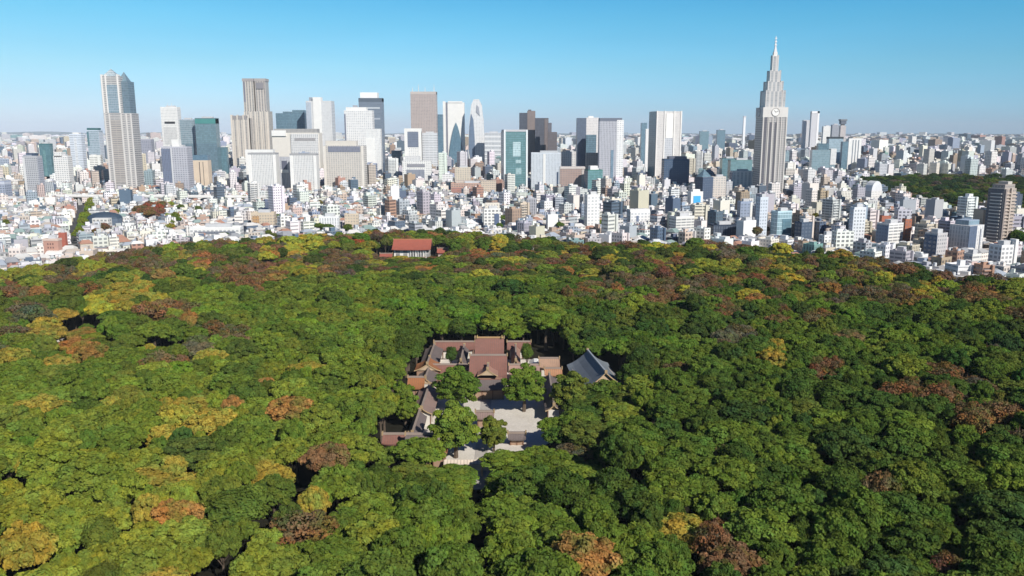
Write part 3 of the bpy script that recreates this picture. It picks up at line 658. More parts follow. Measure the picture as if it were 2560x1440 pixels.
# ================================================================== city: towers one can name by their look
FOOT = []                                               # footprints kept free of the small buildings
def lift(c, a): return (*c[:3], a)
class Tower:
    """box tower from its outline in view: silhouette left/right px, top px, distance of the front face, depth/width ratio"""
    def __init__(s, label, px0, px1, ytop, Y, k=.7, col=(.7, .69, .67), a=.5, style='grid', name='office_tower', top=True, rcol=(.5, .5, .5), zt=None, cat='tower', yaw=0, base=None):
        Y = ground((px0+px1)/2, base)[1] if base else Y*1.17; pm = (ytop+(base or ytop+120))/2; s.base = base; A0, A1 = axy(px0, pm), axy(px1, pm); yaw = radians(yaw); cc, sn = cos(yaw), sin(yaw)
        def fit(wd):
            P = [(cc*x-sn*y, sn*x+cc*y) for x, y in ((-wd/2, -wd*k/2), (wd/2, -wd*k/2), (wd/2, wd*k/2), (-wd/2, wd*k/2))]
            yc = Y-min(p[1] for p in P); xc = max(A0*(yc+p[1])-p[0] for p in P)
            return max((xc+p[0])/(yc+p[1]) for p in P), xc, yc
        lo, hi = .5, Y
        for _ in range(50):
            wd = (lo+hi)/2
            if fit(wd)[0] > A1: hi = wd
            else: lo = wd
        _, xc, yc = fit(wd); s.yc = yc
        s.Y, s.w, s.d, s.x = Y, wd, wd*k, xc; s.z = zt or zat(ytop, Y); s.col, s.a, s.style = col, a, style
        s.px, s.py, s.label, s.p0, s.p1 = (px0+px1)/2, ytop, label, px0, px1; s.root = thing(name, label, cat, (s.x, yc, 0), yaw); s.rcol = rcol
        b = MB(); b.box(0, 0, s.w, s.d, 0, s.z, 0, lift(col, a), 0, lift(rcol, 1), 1); b.build('wall', [M[style], M['roof']], s.root)
        if top:                                         # parapet and plant room
            b = MB(); t_ = .6
            for cx, cy_, w_, d_ in ((0, -s.d/2+t_/2, s.w, t_), (0, s.d/2-t_/2, s.w, t_), (-s.w/2+t_/2, 0, t_, s.d-2*t_), (s.w/2-t_/2, 0, t_, s.d-2*t_)):
                b.box(cx, cy_, w_, d_, s.z, s.z+1.6, 0, lift(col, 1), 0, lift(col, 1), 0)
            b.build('parapet', M['roof'], s.root)
            b = MB(); b.box(s.w*.05, 0, s.w*.5, s.d*.5, s.z, s.z+4.5, 0, (.55, .55, .56, 1), 0, (.6, .6, .6, 1), 0); b.build('plant_room', M['roof'], s.root)
        FOOT.append((s.x, yc, abs(cc)*s.w/2+abs(sn)*s.d/2+3, abs(sn)*s.w/2+abs(cc)*s.d/2+3))
    def blk(s, nm, f0, f1, y0, y1, c=None, a=None, st=None, d0=0, d1=None, z0=None, z1=None, proud=0, rc=None):
        """a part across fraction f0..f1 of the front; y0/y1 top and bottom in view (None = ground); d0..d1 fraction of the depth"""
        x0, x1 = -s.w/2+s.w*f0, -s.w/2+s.w*f1; za = z1 if z1 is not None else zat(y0, s.Y); zb = z0 if z0 is not None else (0 if y1 is None else zat(y1, s.Y))
        ya = -s.d/2+s.d*d0-proud; yb = -s.d/2+s.d*(d1 if d1 is not None else 1) if d1 != 0 else -s.d/2+.01
        col = lift(c or s.col, s.a if a is None else a)
        b = MB(); b.prism([(x0, ya), (x1, ya), (x1, yb), (x0, yb)], zb, za, col, 0, lift(rc or c or s.col, 1), 1, True)
        return b.build(nm, [M[st or s.style], M['roof']], s.root)
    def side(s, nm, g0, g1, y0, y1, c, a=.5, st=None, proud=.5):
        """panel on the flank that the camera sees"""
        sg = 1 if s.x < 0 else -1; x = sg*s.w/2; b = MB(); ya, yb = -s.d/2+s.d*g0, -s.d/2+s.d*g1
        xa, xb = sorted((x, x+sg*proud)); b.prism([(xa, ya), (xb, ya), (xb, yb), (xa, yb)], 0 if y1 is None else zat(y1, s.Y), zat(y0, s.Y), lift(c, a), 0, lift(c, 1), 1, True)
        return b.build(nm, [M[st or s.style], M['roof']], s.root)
    def mast(s, f, y0, r=.5, g=.5):
        b = MB(); x = -s.w/2+s.w*f; z1 = zat(y0, s.Y); b.box(x, (g-.5)*s.d, r*2, r*2, s.z, s.z+(z1-s.z)*.6, 0, (.6, .6, .6, 1), 0, (.6, .6, .6, 1), 0); b.box(x, (g-.5)*s.d, r, r, s.z+(z1-s.z)*.6, z1, 0, (.6, .6, .6, 1), 0, (.6, .6, .6, 1), 0)
        return b.build('mast', M['metal'], s.root)
WH = (.80, .79, .765); WS = (.72, .685, .64); BG = (.60, .545, .485); GY = (.46, .465, .49); LG = (.62, .63, .645); NV = (.045, .075, .13); TE = (.035, .13, .14); BRN = (.30, .22, .19); TAN = (.56, .46, .37); DG = (.16, .17, .19)
TW = []
def T(*a, **k):
    t_ = Tower(*a, **k); TW.append(t_); return t_
# --- left part
t = T('squat blue grey block at the left edge of the photo', -30, 35, 455, 1090, .6, (.36, .40, .50), .6, 'grid2'); t.blk('top_band', -.001, 1.001, 455, 461, (.55, .58, .66), 1, 'plain', proud=.4)
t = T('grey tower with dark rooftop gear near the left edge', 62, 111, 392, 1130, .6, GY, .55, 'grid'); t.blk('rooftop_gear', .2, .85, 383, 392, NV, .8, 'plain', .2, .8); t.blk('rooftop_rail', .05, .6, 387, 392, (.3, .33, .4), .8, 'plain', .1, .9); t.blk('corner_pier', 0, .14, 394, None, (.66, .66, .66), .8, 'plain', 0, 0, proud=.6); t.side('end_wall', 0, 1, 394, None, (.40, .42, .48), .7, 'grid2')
t = T('slim teal glass tower right of the grey left edge tower', 103, 138, 361, 1420, .5, TE, .8, 'glass'); t.blk('sign_strip', .32, .55, 375, 440, (.16, .34, .32), .7, 'glass', 0, 0, proud=.5); t.blk('podium', -.15, 1.3, 441, None, WH, .6, 'grid')
t = T('wide pale tower with a stepped top beside the teal tower', 139, 186, 392, 1300, .6, (.76, .75, .73), .8, 'grid2'); t.blk('upper_step', .05, .6, 380, 392, WH, .8, 'grid2')
t = T('pale bluish residential tower with rounded white top', 178, 217, 337, 1500, .6, (.66, .71, .78), .75, 'band'); t.blk('crown_block', .25, .75, 331, 337, WH, .9, 'plain', .2, .8); t.blk('centre_strip', .4, .6, 345, None, (.78, .8, .82), .8, 'balc', 0, 0, proud=.8)
t = T('light grey tower with teal crown left of the three stepped spire', 222, 262, 327, 1650, .7, (.60, .66, .74), .7, 'glass'); t.blk('crown_block', .0, .9, 320, 327, TE, .8, 'plain', .1, .9); t.blk('dark_edge', 0, .16, 330, 365, TE, .8, 'glass', 0, 0, proud=.5); t.side('end_wall', 0, 1, 330, 400, (.62, .66, .72), .8, 'grid2')
# stepped hotel tower
t = T('tall stepped stone tower with glass pyramids at far left', 264, 351, 283, 1240, .55, (.48, .46, .45), .62, 'band', top=False)
t.blk('upper_wing', .0, .68, 190, 283, (.50, .49, .48), .62, 'band', 0, .8); t.blk('middle_wing', .62, .93, 203, 283, (.20, .24, .31), .6, 'glass', .15, 1)
t.blk('glass_bay', .20, .58, 212, 282, (.42, .47, .54), .75, 'glass', 0, 0, proud=.9)
for f in (.02, .18, .6, .78, .95): t.blk('corner_pier', f, f+.05, 284, None, (.64, .615, .59), .9, 'plain', 0, 0, proud=1.1)
for f in (.02, .16, .58): t.blk('upper_pier', f, f+.05, 186, 283, (.78, .75, .72), .9, 'plain', 0, .3, proud=1.1)
t.blk('recessed_face', .23, .6, 300, 458, (.44, .40, .37), .7, 'band', 0, 0, proud=.5)
def pyramid(t, f0, f1, y0, y1, c, nm='glass_pyramid', d0=.1, d1=.7):
    x0, x1 = -t.w/2+t.w*f0, -t.w/2+t.w*f1; ya, yb = -t.d/2+t.d*d0, -t.d/2+t.d*d1; xm, ym = (x0+x1)/2, (ya+yb)/2; q = .12
    b = MB(); b.prism([(x0, ya), (x1, ya), (x1, yb), (x0, yb)], zat(y1, t.Y), zat(y0, t.Y), lift(c, .8), 0, lift(c, 1), 1, False, top=[(xm-q, ym-q), (xm+q, ym-q), (xm+q, ym+q), (xm-q, ym+q)]); return b.build(nm, [M['glass'], M['roof']], t.root)
pyramid(t, .04, .56, 171, 190, (.66, .68, .70)); pyramid(t, .52, .86, 178, 204, (.20, .24, .28), d0=.3, d1=.95)
t = T('short violet grey block behind the stepped spire tower', 346, 390, 350, 1650, .5, (.34, .35, .42), .7, 'grid2')
t = T('white tower with one dark slot and thin roof masts', 405, 455, 269, 1620, .5, WH, .72, 'grid'); t.blk('dark_slot', .2, .82, 304, 309, (.03, .03, .035), 1, 'plain', 0, 0, proud=.6); t.mast(.35, 258); t.mast(.6, 256); t.side('end_wall', 0, 1, 272, None, WH, .85, 'grid2'); t.blk('lower_panel', .1, .9, 318, 360, (.7, .69, .67), .7, 'strip', 0, 0, proud=.4)
t = T('grey glass block joined to the teal topped one', 453, 494, 300, 1500, .5, (.40, .45, .50), .7, 'glass'); t.blk('lower_glass', 0, 1, 360, None, (.16, .20, .26), .7, 'glass', 0, 0, proud=.5)
t = T('dark glass block with teal band along its top', 491, 551, 297, 1480, .5, (.12, .18, .21), .85, 'glass'); t.blk('teal_crown', 0, 1, 297, 309, (.07, .26, .25), 1, 'plain', 0, .9, proud=.5); t.blk('lower_glass', 0, 1, 358, None, (.10, .14, .19), .8, 'glass', 0, 0, proud=.5)
t = T('grey twin faced tower with left flank painted in shade and white roof cube', 407, 484, 369, 1210, .5, (.47, .47, .52), .72, 'grid2'); t.blk('painted_shade_panel', 0, .38, 372, None, (.17, .20, .29), .7, 'strip', 0, 0, proud=.5); t.blk('roof_cube', .40, .68, 349, 369, WH, .9, 'plain', .1, .6); t.blk('corner_pier', .36, .41, 370, None, (.62, .62, .64), .9, 'plain', 0, 0, proud=.9)  # left part of the front coloured dark for an unlit side
t = T('beige slab with a blue roof storey left of the twin stone towers', 485, 532, 403, 1330, .6, (.66, .54, .42), .85, 'plain'); t.blk('roof_storey', .02, .98, 388, 403, (.10, .19, .32), .7, 'glass', .1, .9); t.blk('dark_groove', .42, .47, 405, None, (.12, .1, .1), .8, 'plain', 0, 0, proud=.3); t.blk('dark_groove', .66, .70, 405, None, (.2, .17, .15), .8, 'plain', 0, 0, proud=.3)
t = T('small dark teal block right of the dark glass block', 552, 574, 370, 1500, .6, (.06, .14, .18), .8, 'glass')
# --- twin stone government towers
t = T('lower beige stone tower left of the slotted twin', 580, 634, 295, 1690, .6, BG, .66, 'wide', top=False)
for f in (0, .33, .66, .93): t.blk('corner_turret', f, f+.07 if f else .1, 287, None, (.66, .60, .53), .9, 'plain', 0, .3, proud=.9)
t.blk('dark_crown', .1, .9, 289, 299, (.34, .31, .30), .8, 'strip', 0, .9, proud=.5)
t = T('tallest beige government tower with slotted twin heads', 613, 684, 278, 1760, .55, BG, .66, 'wide', top=False)
t.blk('left_head', .02, .44, 198, 278, BG, .60, 'wide', 0, .9); t.blk('right_head', .50, .92, 200, 278, (.57, .51, .46), .60, 'wide', .05, .9); t.blk('crown_frame', .0, .46, 196, 203, (.36, .33, .33), 1, 'plain', 0, .9, proud=.5); t.blk('crown_frame', .48, .94, 196, 203, (.40, .37, .36), 1, 'plain', .05, .9, proud=.5)
t.blk('dark_slot', .04, .11, 205, 255, (.18, .19, .24), .8, 'plain', 0, 0, proud=.4); t.blk('belfry_opening', .55, .85, 206, 222, (.25, .24, .26), .9, 'plain', 0, 0, proud=-.05*t.d+.4+.05*t.d)
for f in (0, .24, .44, .66, .9): t.blk('stone_pier', f, f+.045, 280, None, (.68, .62, .55), .9, 'plain', 0, 0, proud=1.0)
t = T('dark blue glass slab right of the government tower', 692, 770, 283, 1850, .35, (.055, .10, .17), .9, 'glass', top=False); t.blk('raised_block', .58, .98, 275, 283, (.06, .10, .16), .9, 'glass'); t.blk('raised_block', .25, .5, 279, 283, (.05, .09, .15), .9, 'glass')
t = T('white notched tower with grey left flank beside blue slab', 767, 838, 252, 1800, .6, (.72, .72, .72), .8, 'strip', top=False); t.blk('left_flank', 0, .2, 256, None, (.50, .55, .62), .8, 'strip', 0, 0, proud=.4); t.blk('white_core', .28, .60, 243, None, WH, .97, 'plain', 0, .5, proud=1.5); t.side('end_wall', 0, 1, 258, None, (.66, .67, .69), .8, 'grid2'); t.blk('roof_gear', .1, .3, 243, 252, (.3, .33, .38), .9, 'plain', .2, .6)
t = T('beige curved hotel block before the white notched tower', 683, 808, 332, 1500, .3, (.70, .66, .60), .85, 'plain', top=False); t.blk('upper_storey', .05, .96, 322, 332, (.42, .40, .38), .7, 'strip', 0, .8); t.blk('right_wing', .40, .98, 334, None, (.66, .65, .64), .82, 'grid2', 0, 0, proud=2.5); t.blk('sign_row', .48, .92, 345, 352, (.36, .34, .34), .7, 'grid', 0, 0, proud=2.9); t.blk('roof_drum', .0, .3, 326, 340, WH, .9, 'plain', -.1, .4)
def hotel(label, p0, p1, yt):
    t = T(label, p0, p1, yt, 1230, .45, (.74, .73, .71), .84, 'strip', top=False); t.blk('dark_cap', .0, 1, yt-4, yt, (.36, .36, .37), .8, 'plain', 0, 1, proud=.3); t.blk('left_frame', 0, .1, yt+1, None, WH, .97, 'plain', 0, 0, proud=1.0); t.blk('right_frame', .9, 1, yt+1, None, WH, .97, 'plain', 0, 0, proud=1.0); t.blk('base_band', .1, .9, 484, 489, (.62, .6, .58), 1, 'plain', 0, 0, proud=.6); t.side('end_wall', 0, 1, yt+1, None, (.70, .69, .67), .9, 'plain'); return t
hotel('left white pinstriped slab of the two twin hotel slabs', 623, 700, 386); t = hotel('right white pinstriped slab of the two twin hotel slabs', 727, 799, 388); t.blk('low_wing', -.12, .8, 470, None, (.72, .66, .58), .85, 'grid2', -.5, 0)
t = T('recessed grey link between the twin pinstriped slabs', 698, 730, 392, 1262, .6, (.50, .51, .55), .8, 'strip', top=False); t.blk('opening', .3, .8, 402, 424, (.10, .11, .16), .9, 'plain', 0, 0, proud=.4); t.blk('white_sill', .2, .9, 424, 432, WH, .97, 'plain', 0, 0, proud=.8)
t = T('white screen wall rising behind the left pinstriped slab', 616, 690, 374, 1290, .25, WH, .95, 'plain', top=False)
t = T('broad beige slab with dark top band near centre left', 810, 918, 364, 1290, .3, (.60, .56, .51), .78, 'grid2', top=False); t.blk('dark_top_band', .12, .90, 366, 380, (.22, .23, .29), .8, 'strip', 0, 0, proud=.6); t.blk('left_frame', .0, .05, 365, None, (.72, .68, .62), .95, 'plain', 0, 0, proud=.9); t.blk('right_frame', .92, .97, 365, None, (.72, .68, .62), .95, 'plain', 0, 0, proud=.9); t.blk('plant_room', .05, .8, 352, 364, (.62, .58, .52), .9, 'plain', .2, .9)
t = T('white stepped tower with dark left edge', 862, 937, 276, 1560, .4, (.78, .77, .755), .86, 'grid2', top=False); t.blk('roof_house', .06, .78, 268, 276, WH, .95, 'plain', .1, .9); t.blk('dark_edge', 0, .055, 285, None, (.18, .2, .26), .8, 'plain', 0, 0, proud=.4); t.blk('roof_gear', .3, .45, 263, 268, (.35, .36, .4), .9, 'plain', .2, .6)
t = T('lower white step attached to the right of the white stepped tower', 915, 956, 322, 1480, .5, WH, .93, 'strip', top=False); t.blk('front_panel', 0, .55, 346, None, WH, .97, 'plain', 0, 0, proud=1.5)
t = T('dark glass tower topped by a white cap', 898, 961, 245, 1780, .5, (.17, .21, .27), .85, 'band', top=False); t.blk('white_cap', .08, .80, 231, 245, (.85, .85, .84), .98, 'plain', 0, .9); t.blk('dark_collar', 0, 1, 245, 254, (.10, .13, .17), .9, 'plain', 0, 1, proud=.5); t.blk('pale_bands', .1, .9, 268, 272, (.5, .54, .58), .9, 'plain', 0, 0, proud=.4); t.blk('pale_bands', .1, .9, 295, 299, (.4, .44, .5), .9, 'plain', 0, 0, proud=.4)
t = T('brownish gridded tower with roof masts near the centre', 1027, 1094, 230, 1850, .45, (.47, .39, .36), .80, 'grid2', top=False); t.blk('crown_band', 0, 1, 229, 236, (.52, .46, .43), .95, 'plain', 0, 1, proud=.4)
for f in (.06, .3, .55, .9): t.mast(f, 210 if f in (.3, .9) else 217, .8)
t = T('white block with square hole through its top', 1012, 1056, 329, 1560, .3, WH, .93, 'grid2', top=False); t.blk('left_pier', .0, .18, 321, None, WH, .97, 'plain', 0, 1, proud=.8); t.blk('right_pier', .82, 1, 321, None, WH, .97, 'plain', 0, 1, proud=.8); t.blk('top_beam', .18, .82, 321, 329, WH, .97, 'plain', 0, 1, proud=.8); t.blk('square_window', .18, .82, 330, 368, (.17, .20, .27), .8, 'band', 0, 0, proud=.4)
t = T('grey and white banded block right of the square holed one', 1053, 1095, 334, 1570, .5, (.68, .69, .71), .70, 'band')
t = T('white portal shaped building low at centre', 1007, 1081, 402, 1400, .3, WH, .9, 'grid2', top=False); t.blk('dark_opening', .16, .78, 410, 418, (.3, .3, .33), .8, 'grid', 0, 0, proud=.5); t.blk('dark_opening', .14, .76, 424, 448, (.28, .3, .36), .8, 'strip', 0, 0, proud=.5); t.blk('roof_house', .1, .6, 391, 402, (.66, .66, .66), .8, 'grid', .2, .9)
t = T('thin navy slab left of the white arched tower', 1092, 1109, 286, 1900, 1.0, (.05, .10, .19), .9, 'glass', top=False)
t = T('white arched tower enclosing a dark pointed arch', 1108, 1162, 256, 1980, .35, WH, .95, 'plain', top=False); t.blk('dark_slot', .13, .22, 256, 400, (.20, .21, .26), .8, 'plain', 0, 0, proud=.4); t.blk('left_pier', .0, .12, 253, None, WH, .97, 'plain', 0, 0, proud=1.6); t.blk('top_lintel', .24, .92, 253, 257, WH, .97, 'plain', 0, 0, proud=1.4)
def profile(t, nm, pts, depth, c, st, a=.8, y=0):
    """extruded outline: pts = (px, py) pairs going round"""
    P = []
    for px, py in pts: P.append(((axy(px, py)*t.Y)-t.x, zat(py, t.Y)))
    b = MB(); yf = -t.d/2-y; yb = yf+depth; n = len(P)
    b.face([(x, yf, z) for x, z in P], [(x, z) for x, z in P], lift(c, a))
    b.face([(x, yb, z) for x, z in reversed(P)], [(x, z) for x, z in reversed(P)], lift(c, a)); 
    for i in range(n):
        p, q = P[i], P[(i+1) % n]; b.face([(q[0], yf, q[1]), (p[0], yf, p[1]), (p[0], yb, p[1]), (q[0], yb, q[1])], [(0, 0), (3, 0), (3, depth), (0, depth)], lift(c, a))
    return b.build(nm, M[st], t.root)
def arch(x0, x1, yt, yb, n=9, pw=1.7):
    xm = (x0+x1)/2; hw = (x1-x0)/2; L = [(xm-hw*(1-(1-i/n)**pw), yb+(yt-yb)*(1-i/n)) for i in range(n, -1, -1)]
    Lp = [(xm-hw*(1-k**pw)**.75, yb+(yt-yb)*k) for k in [i/n for i in range(n+1)]]
    Rp = [(xm+hw*(1-k**pw)**.75, yb+(yt-yb)*k) for k in [i/n for i in range(n-1, -1, -1)]]
    return (Rp[::-1][:0]+[(p[0], p[1]) for p in Lp]+Rp)[::-1]
profile(t, 'pointed_arch_glass', arch(1122, 1158, 306, 410), 3, (.05, .11, .20), 'glass', .9, 3)
t = T('white cocoon shaped tower with dark diagonal lattice', 1180, 1200, 300, 1950, .6, WH, .9, 'plain', top=False); profile(t, 'cocoon_shell', [(1174, 430), (1171, 380), (1172, 330), (1175, 290), (1178, 262), (1184, 249), (1197, 248), (1204, 262), (1208, 295), (1211, 340), (1212, 390), (1211, 430)][::-1], 34, (.76, .76, .76), 'grid2', .86, 4)
profile(t, 'dark_lattice', [(1176, 396), (1172, 370), (1174, 315), (1178, 284), (1184, 300), (1187, 350), (1188, 396)][::-1], 2, (.14, .20, .30), 'band', .8, 5.2); profile(t, 'dark_crest', [(1190, 280), (1192, 262), (1197, 268), (1200, 290)][::-1], 2, (.35, .37, .42), 'grid', .8, 5.2)
t = T('grey office block with bold white horizontal stripes', 1212, 1253, 333, 1900, .5, (.60, .62, .65), .55, 'band')
for i in range(6): t.blk('white_stripe', -.005, 1.005, 340+i*11, 344+i*11, (.72, .73, .74), .97, 'plain', 0, 1, proud=.5)
t = T('dark navy block beneath the brownish gridded tower', 980, 1008, 378, 1620, .8, NV, .9, 'glass'); t = T('low dark building left of the white portal building', 955, 1004, 410, 1500, .5, (.07, .10, .15), .8, 'grid')
t = T('brick red and beige office building below the cocoon tower', 1128, 1241, 460, 1180, .35, (.50, .33, .26), .75, 'grid2', name='office_building', cat='building'); t.blk('red_bands', .02, .62, 469, 480, (.46, .22, .17), .8, 'band', 0, 0, proud=.5); t.blk('beige_wing', .66, 1, 452, None, (.60, .50, .40), .8, 'grid', 0, .8, proud=1); t.blk('roof_house', .1, .5, 452, 460, (.6, .5, .42), .8, 'grid', .3, .9)
t = T('square beige tower on top of the brick red building', 1138, 1178, 421, 1260, .6, (.64, .56, .45), .82, 'grid2')
t = T('white apartment slab with open stair grid at forest edge', 1208, 1252, 525, 905, .4, WH, .45, 'grid2', name='apartment_block', cat='building', yaw=8, base=580); t.blk('dark_stair', .62, .90, 535, None, (.10, .14, .24), .8, 'plain', 0, 0, proud=.4); t.blk('roof_wing', .1, .95, 508, 525, (.70, .64, .56), .85, 'grid', .4, 1)
# --- centre right
t = T('teal glass tower in a white frame with left flank painted in navy shade', 1253, 1319, 328, 1250, .55, (.045, .14, .12), .9, 'glass', top=False, yaw=12); t.blk('left_frame', 0, .07, 325, None, (.74, .77, .78), .97, 'plain', 0, 0, proud=1.0); t.blk('right_frame', .93, 1, 325, None, (.74, .77, .78), .97, 'plain', 0, 0, proud=1.0); t.blk('crown_truss', .0, 1, 324, 329, (.5, .5, .52), .9, 'plain', .0, .9, proud=.6)
t.blk('painted_reflection', .38, .70, 355, 391, (.62, .74, .74), .95, 'glass', 0, 0, proud=.4); t.blk('painted_reflection', .5, .72, 400, 408, (.5, .62, .6), .95, 'glass', 0, 0, proud=.4); t.blk('painted_reflection', .5, .74, 420, 436, (.4, .52, .5), .95, 'glass', 0, 0, proud=.4); t.side('painted_shade_flank', 0, 1, 330, None, (.16, .24, .36), .8, 'glass')  # pale panels paint in reflections; flank colour holds the shade
t = T('dark brown stepped tower, tallest of the brown cluster', 1298, 1338, 282, 1560, .9, (.055, .06, .085), .9, 'strip', top=False); t.blk('tan_face', .50, 1, 277, None, (.26, .20, .18), .75, 'strip', 0, .7, proud=.6); t.blk('roof_gear', .55, .75, 274, 278, (.12, .12, .14), 1, 'plain', .1, .4)
t = T('middle dark brown tower of the stepped brown cluster', 1337, 1371, 295, 1520, .6, (.07, .07, .09), .9, 'strip', top=False); t.blk('brown_pier', .70, .98, 297, None, (.20, .155, .145), .8, 'strip', 0, 0, proud=.6)
t = T('lowest brown tower at the right of the brown cluster', 1369, 1392, 330, 1480, .8, (.13, .11, .115), .8, 'grid2', top=False); t.blk('upper_step', 0, .4, 307, 330, (.14, .13, .15), .8, 'strip', .1, .9)
t = T('pale grey blue block in front of the brown cluster', 1327, 1402, 384, 1290, .5, (.62, .66, .71), .88, 'strip'); t.blk('dark_gap', .86, .92, 430, None, (.05, .08, .14), .9, 'plain', 0, 0, proud=.4); t.blk('roof_gear', .3, .9, 377, 384, (.5, .52, .55), .9, 'plain', .2, .8); t.blk('white_corner', .40, .48, 385, None, WH, .97, 'plain', 0, 0, proud=.6)
t = T('pale low tower between the brown cluster and navy slab', 1402, 1441, 381, 1500, .6, (.70, .68, .66), .82, 'grid2')
t = T('navy slab tower with white right neighbour', 1440, 1465, 295, 1450, 1.2, (.10, .13, .19), .85, 'strip', top=False)
t = T('white blank faced tower behind the navy slab', 1462, 1496, 294, 1520, .7, (.74, .70, .68), .95, 'grid', top=False); t.blk('roof_house', .2, .6, 290, 294, WH, .9, 'plain', .2, .8)
t = T('dark cubic block halfway up beside the navy slab', 1463, 1490, 337, 1430, .7, (.06, .08, .12), .9, 'glass', top=False)
t = T('light grey pinstriped tower with dark top band right of centre', 1495, 1555, 303, 1270, .5, (.52, .52, .57), .66, 'strip', top=False); t.blk('dark_top_band', 0, .98, 295, 303, (.16, .18, .23), .9, 'plain', 0, 1); t.blk('painted_lit_face', .76, 1.06, 300, None, (.82, .81, .80), .96, 'grid2', -.02, .9); t.blk('blue_window_strip', .52, .64, 375, 470, (.22, .28, .40), .8, 'glass', 0, 0, proud=.4)  # white block added to paint the sunlit right side
t = T('brownish office block left of the grey pinstriped tower', 1463, 1508, 382, 1330, .5, (.36, .32, .29), .8, 'grid2', top=False); t.blk('cream_edge', .80, 1, 379, None, (.66, .60, .52), .95, 'plain', 0, 0, proud=.6)
t = T('brown gridded block with sloping top at centre right', 1398, 1462, 422, 1180, .5, (.40, .29, .25), .8, 'grid2', top=False); t.blk('roof_edge', 0, 1, 417, 422, (.62, .56, .52), .95, 'plain', 0, 1, proud=.5); t.blk('cream_corner', .86, 1, 424, None, (.62, .55, .5), .9, 'strip', 0, 0, proud=.6)
t = T('green glass block with flank painted in navy shade below the brownish block', 1460, 1506, 427, 1150, .7, (.06, .19, .16), .9, 'glass', yaw=15); t.side('painted_shade_flank', 0, 1, 428, None, (.05, .10, .17), .9, 'glass'); t.blk('roof_drum', .2, .7, 415, 427, WH, .9, 'plain', .2, .8)  # flank coloured navy, shade put into the colour
t = T('small grey block with white roof house before the brown gridded one', 1418, 1450, 470, 1060, .7, (.33, .32, .36), .8, 'grid', name='office_building', cat='building'); t.blk('roof_house', .2, .8, 463, 470, WH, .9, 'plain', .2, .8)
t = T('white tower on a narrow base at the forest edge right of centre', 1460, 1499, 490, 900, .6, WH, .88, 'grid2', yaw=18, base=580); t.blk('roof_house', .3, .7, 482, 490, (.6, .6, .6), .9, 'plain', .2, .8)
t = T('plain white block standing at the forest edge near the centre', 1365, 1395, 540, 830, .6, (.82, .81, .79), .95, 'plain', name='apartment_block', cat='building', yaw=14, base=586)
t = T('slim navy tower left of the big white twin faced tower', 1600, 1616, 307, 1900, 1.2, (.10, .15, .22), .9, 'glass', top=False)
t = T('thin white chimney like tower beside the slim navy one', 1612, 1621, 322, 1600, .8, (.82, .82, .82), .95, 'plain', top=False)
t = T('large pale tower with left face painted in teal shade right of centre', 1622, 1703, 278, 1480, .8, (.70, .66, .63), .9, 'strip', top=False, yaw=10); t.side('painted_teal_shade', 0, 1, 279, None, (.16, .25, .29), .8, 'glass'); t.blk('bright_bay', .38, .66, 284, 345, (.84, .82, .78), .97, 'plain', 0, 0, proud=1.2); t.blk('grey_bay', .34, .66, 345, None, (.55, .56, .59), .9, 'grid2', 0, 0, proud=1.0)  # left flank coloured dark to paint its shaded side
for f in (0, .3, .68, .95): t.blk('stone_pier', f, f+.05, 277, None, (.78, .75, .72), .97, 'plain', 0, 0, proud=1.4)
t = T('massive navy block in front of the large pale tower', 1652, 1722, 400, 1300, .6, (.05, .09, .16), .9, 'grid2'); t.blk('upper_step', .2, .9, 391, 400, (.10, .11, .16), .9, 'band', .1, .9)
t = T('dark block with pointed shade-coloured roof and beige right wing', 1737, 1782, 443, 1210, .8, (.06, .09, .15), .9, 'grid2', top=False, yaw=30, base=512); pyramid(t, .0, .9, 424, 443, (.09, .12, .17), 'pointed_roof', .1, .9)  # roof shade is put into its dark colour
t = T('beige cube attached to the dark pointed roof block', 1776, 1814, 444, 1190, .6, (.68, .62, .56), .92, 'grid2', base=506)
t = T('teal roofed block left of the clock tower', 1797, 1840, 398, 1340, .7, (.08, .16, .18), .9, 'glass'); t = T('wide green glass topped hall left of the clock tower', 1817, 1878, 402, 1280, .5, (.14, .25, .25), .9, 'glass')
t = T('white pinstriped block at the foot of the clock tower', 1822, 1879, 430, 1200, .5, (.76, .73, .70), .95, 'wide'); t.side('painted_shade_flank', 0, 1, 432, None, (.12, .18, .28), .9, 'strip')  # navy on the flank paints the side away from the sun
t = T('white rounded building with a bright blue screen', 1718, 1757, 482, 1050, .6, WH, .9, 'plain', name='office_building', cat='building', yaw=15, base=522); t.blk('blue_screen', .2, .8, 490, 508, (.06, .42, .80), 1, 'plain', 0, 0, proud=.5); t.blk('roof_drum', .2, .8, 474, 482, WH, .9, 'plain', .2, .8)
t = T('thin white smokestack on the skyline left of the clock tower', 1855, 1862, 292, 3400, 1, (.8, .8, .82), .95, 'plain', name='smokestack', top=False, cat='chimney'); t.blk('top_cap', -.1, 1.1, 290, 293, (.7, .7, .74), 1, 'plain', 0, 1)
for p0, p1, yt, Y, c, lb in ((1745, 1770, 329, 3000, (.14, .2, .24), 'small dark teal block on the skyline'), (1788, 1811, 326, 2800, (.10, .14, .2), 'small navy wedge topped tower on the skyline')): T(lb, p0, p1, yt, Y, .6, c, .9, 'glass')
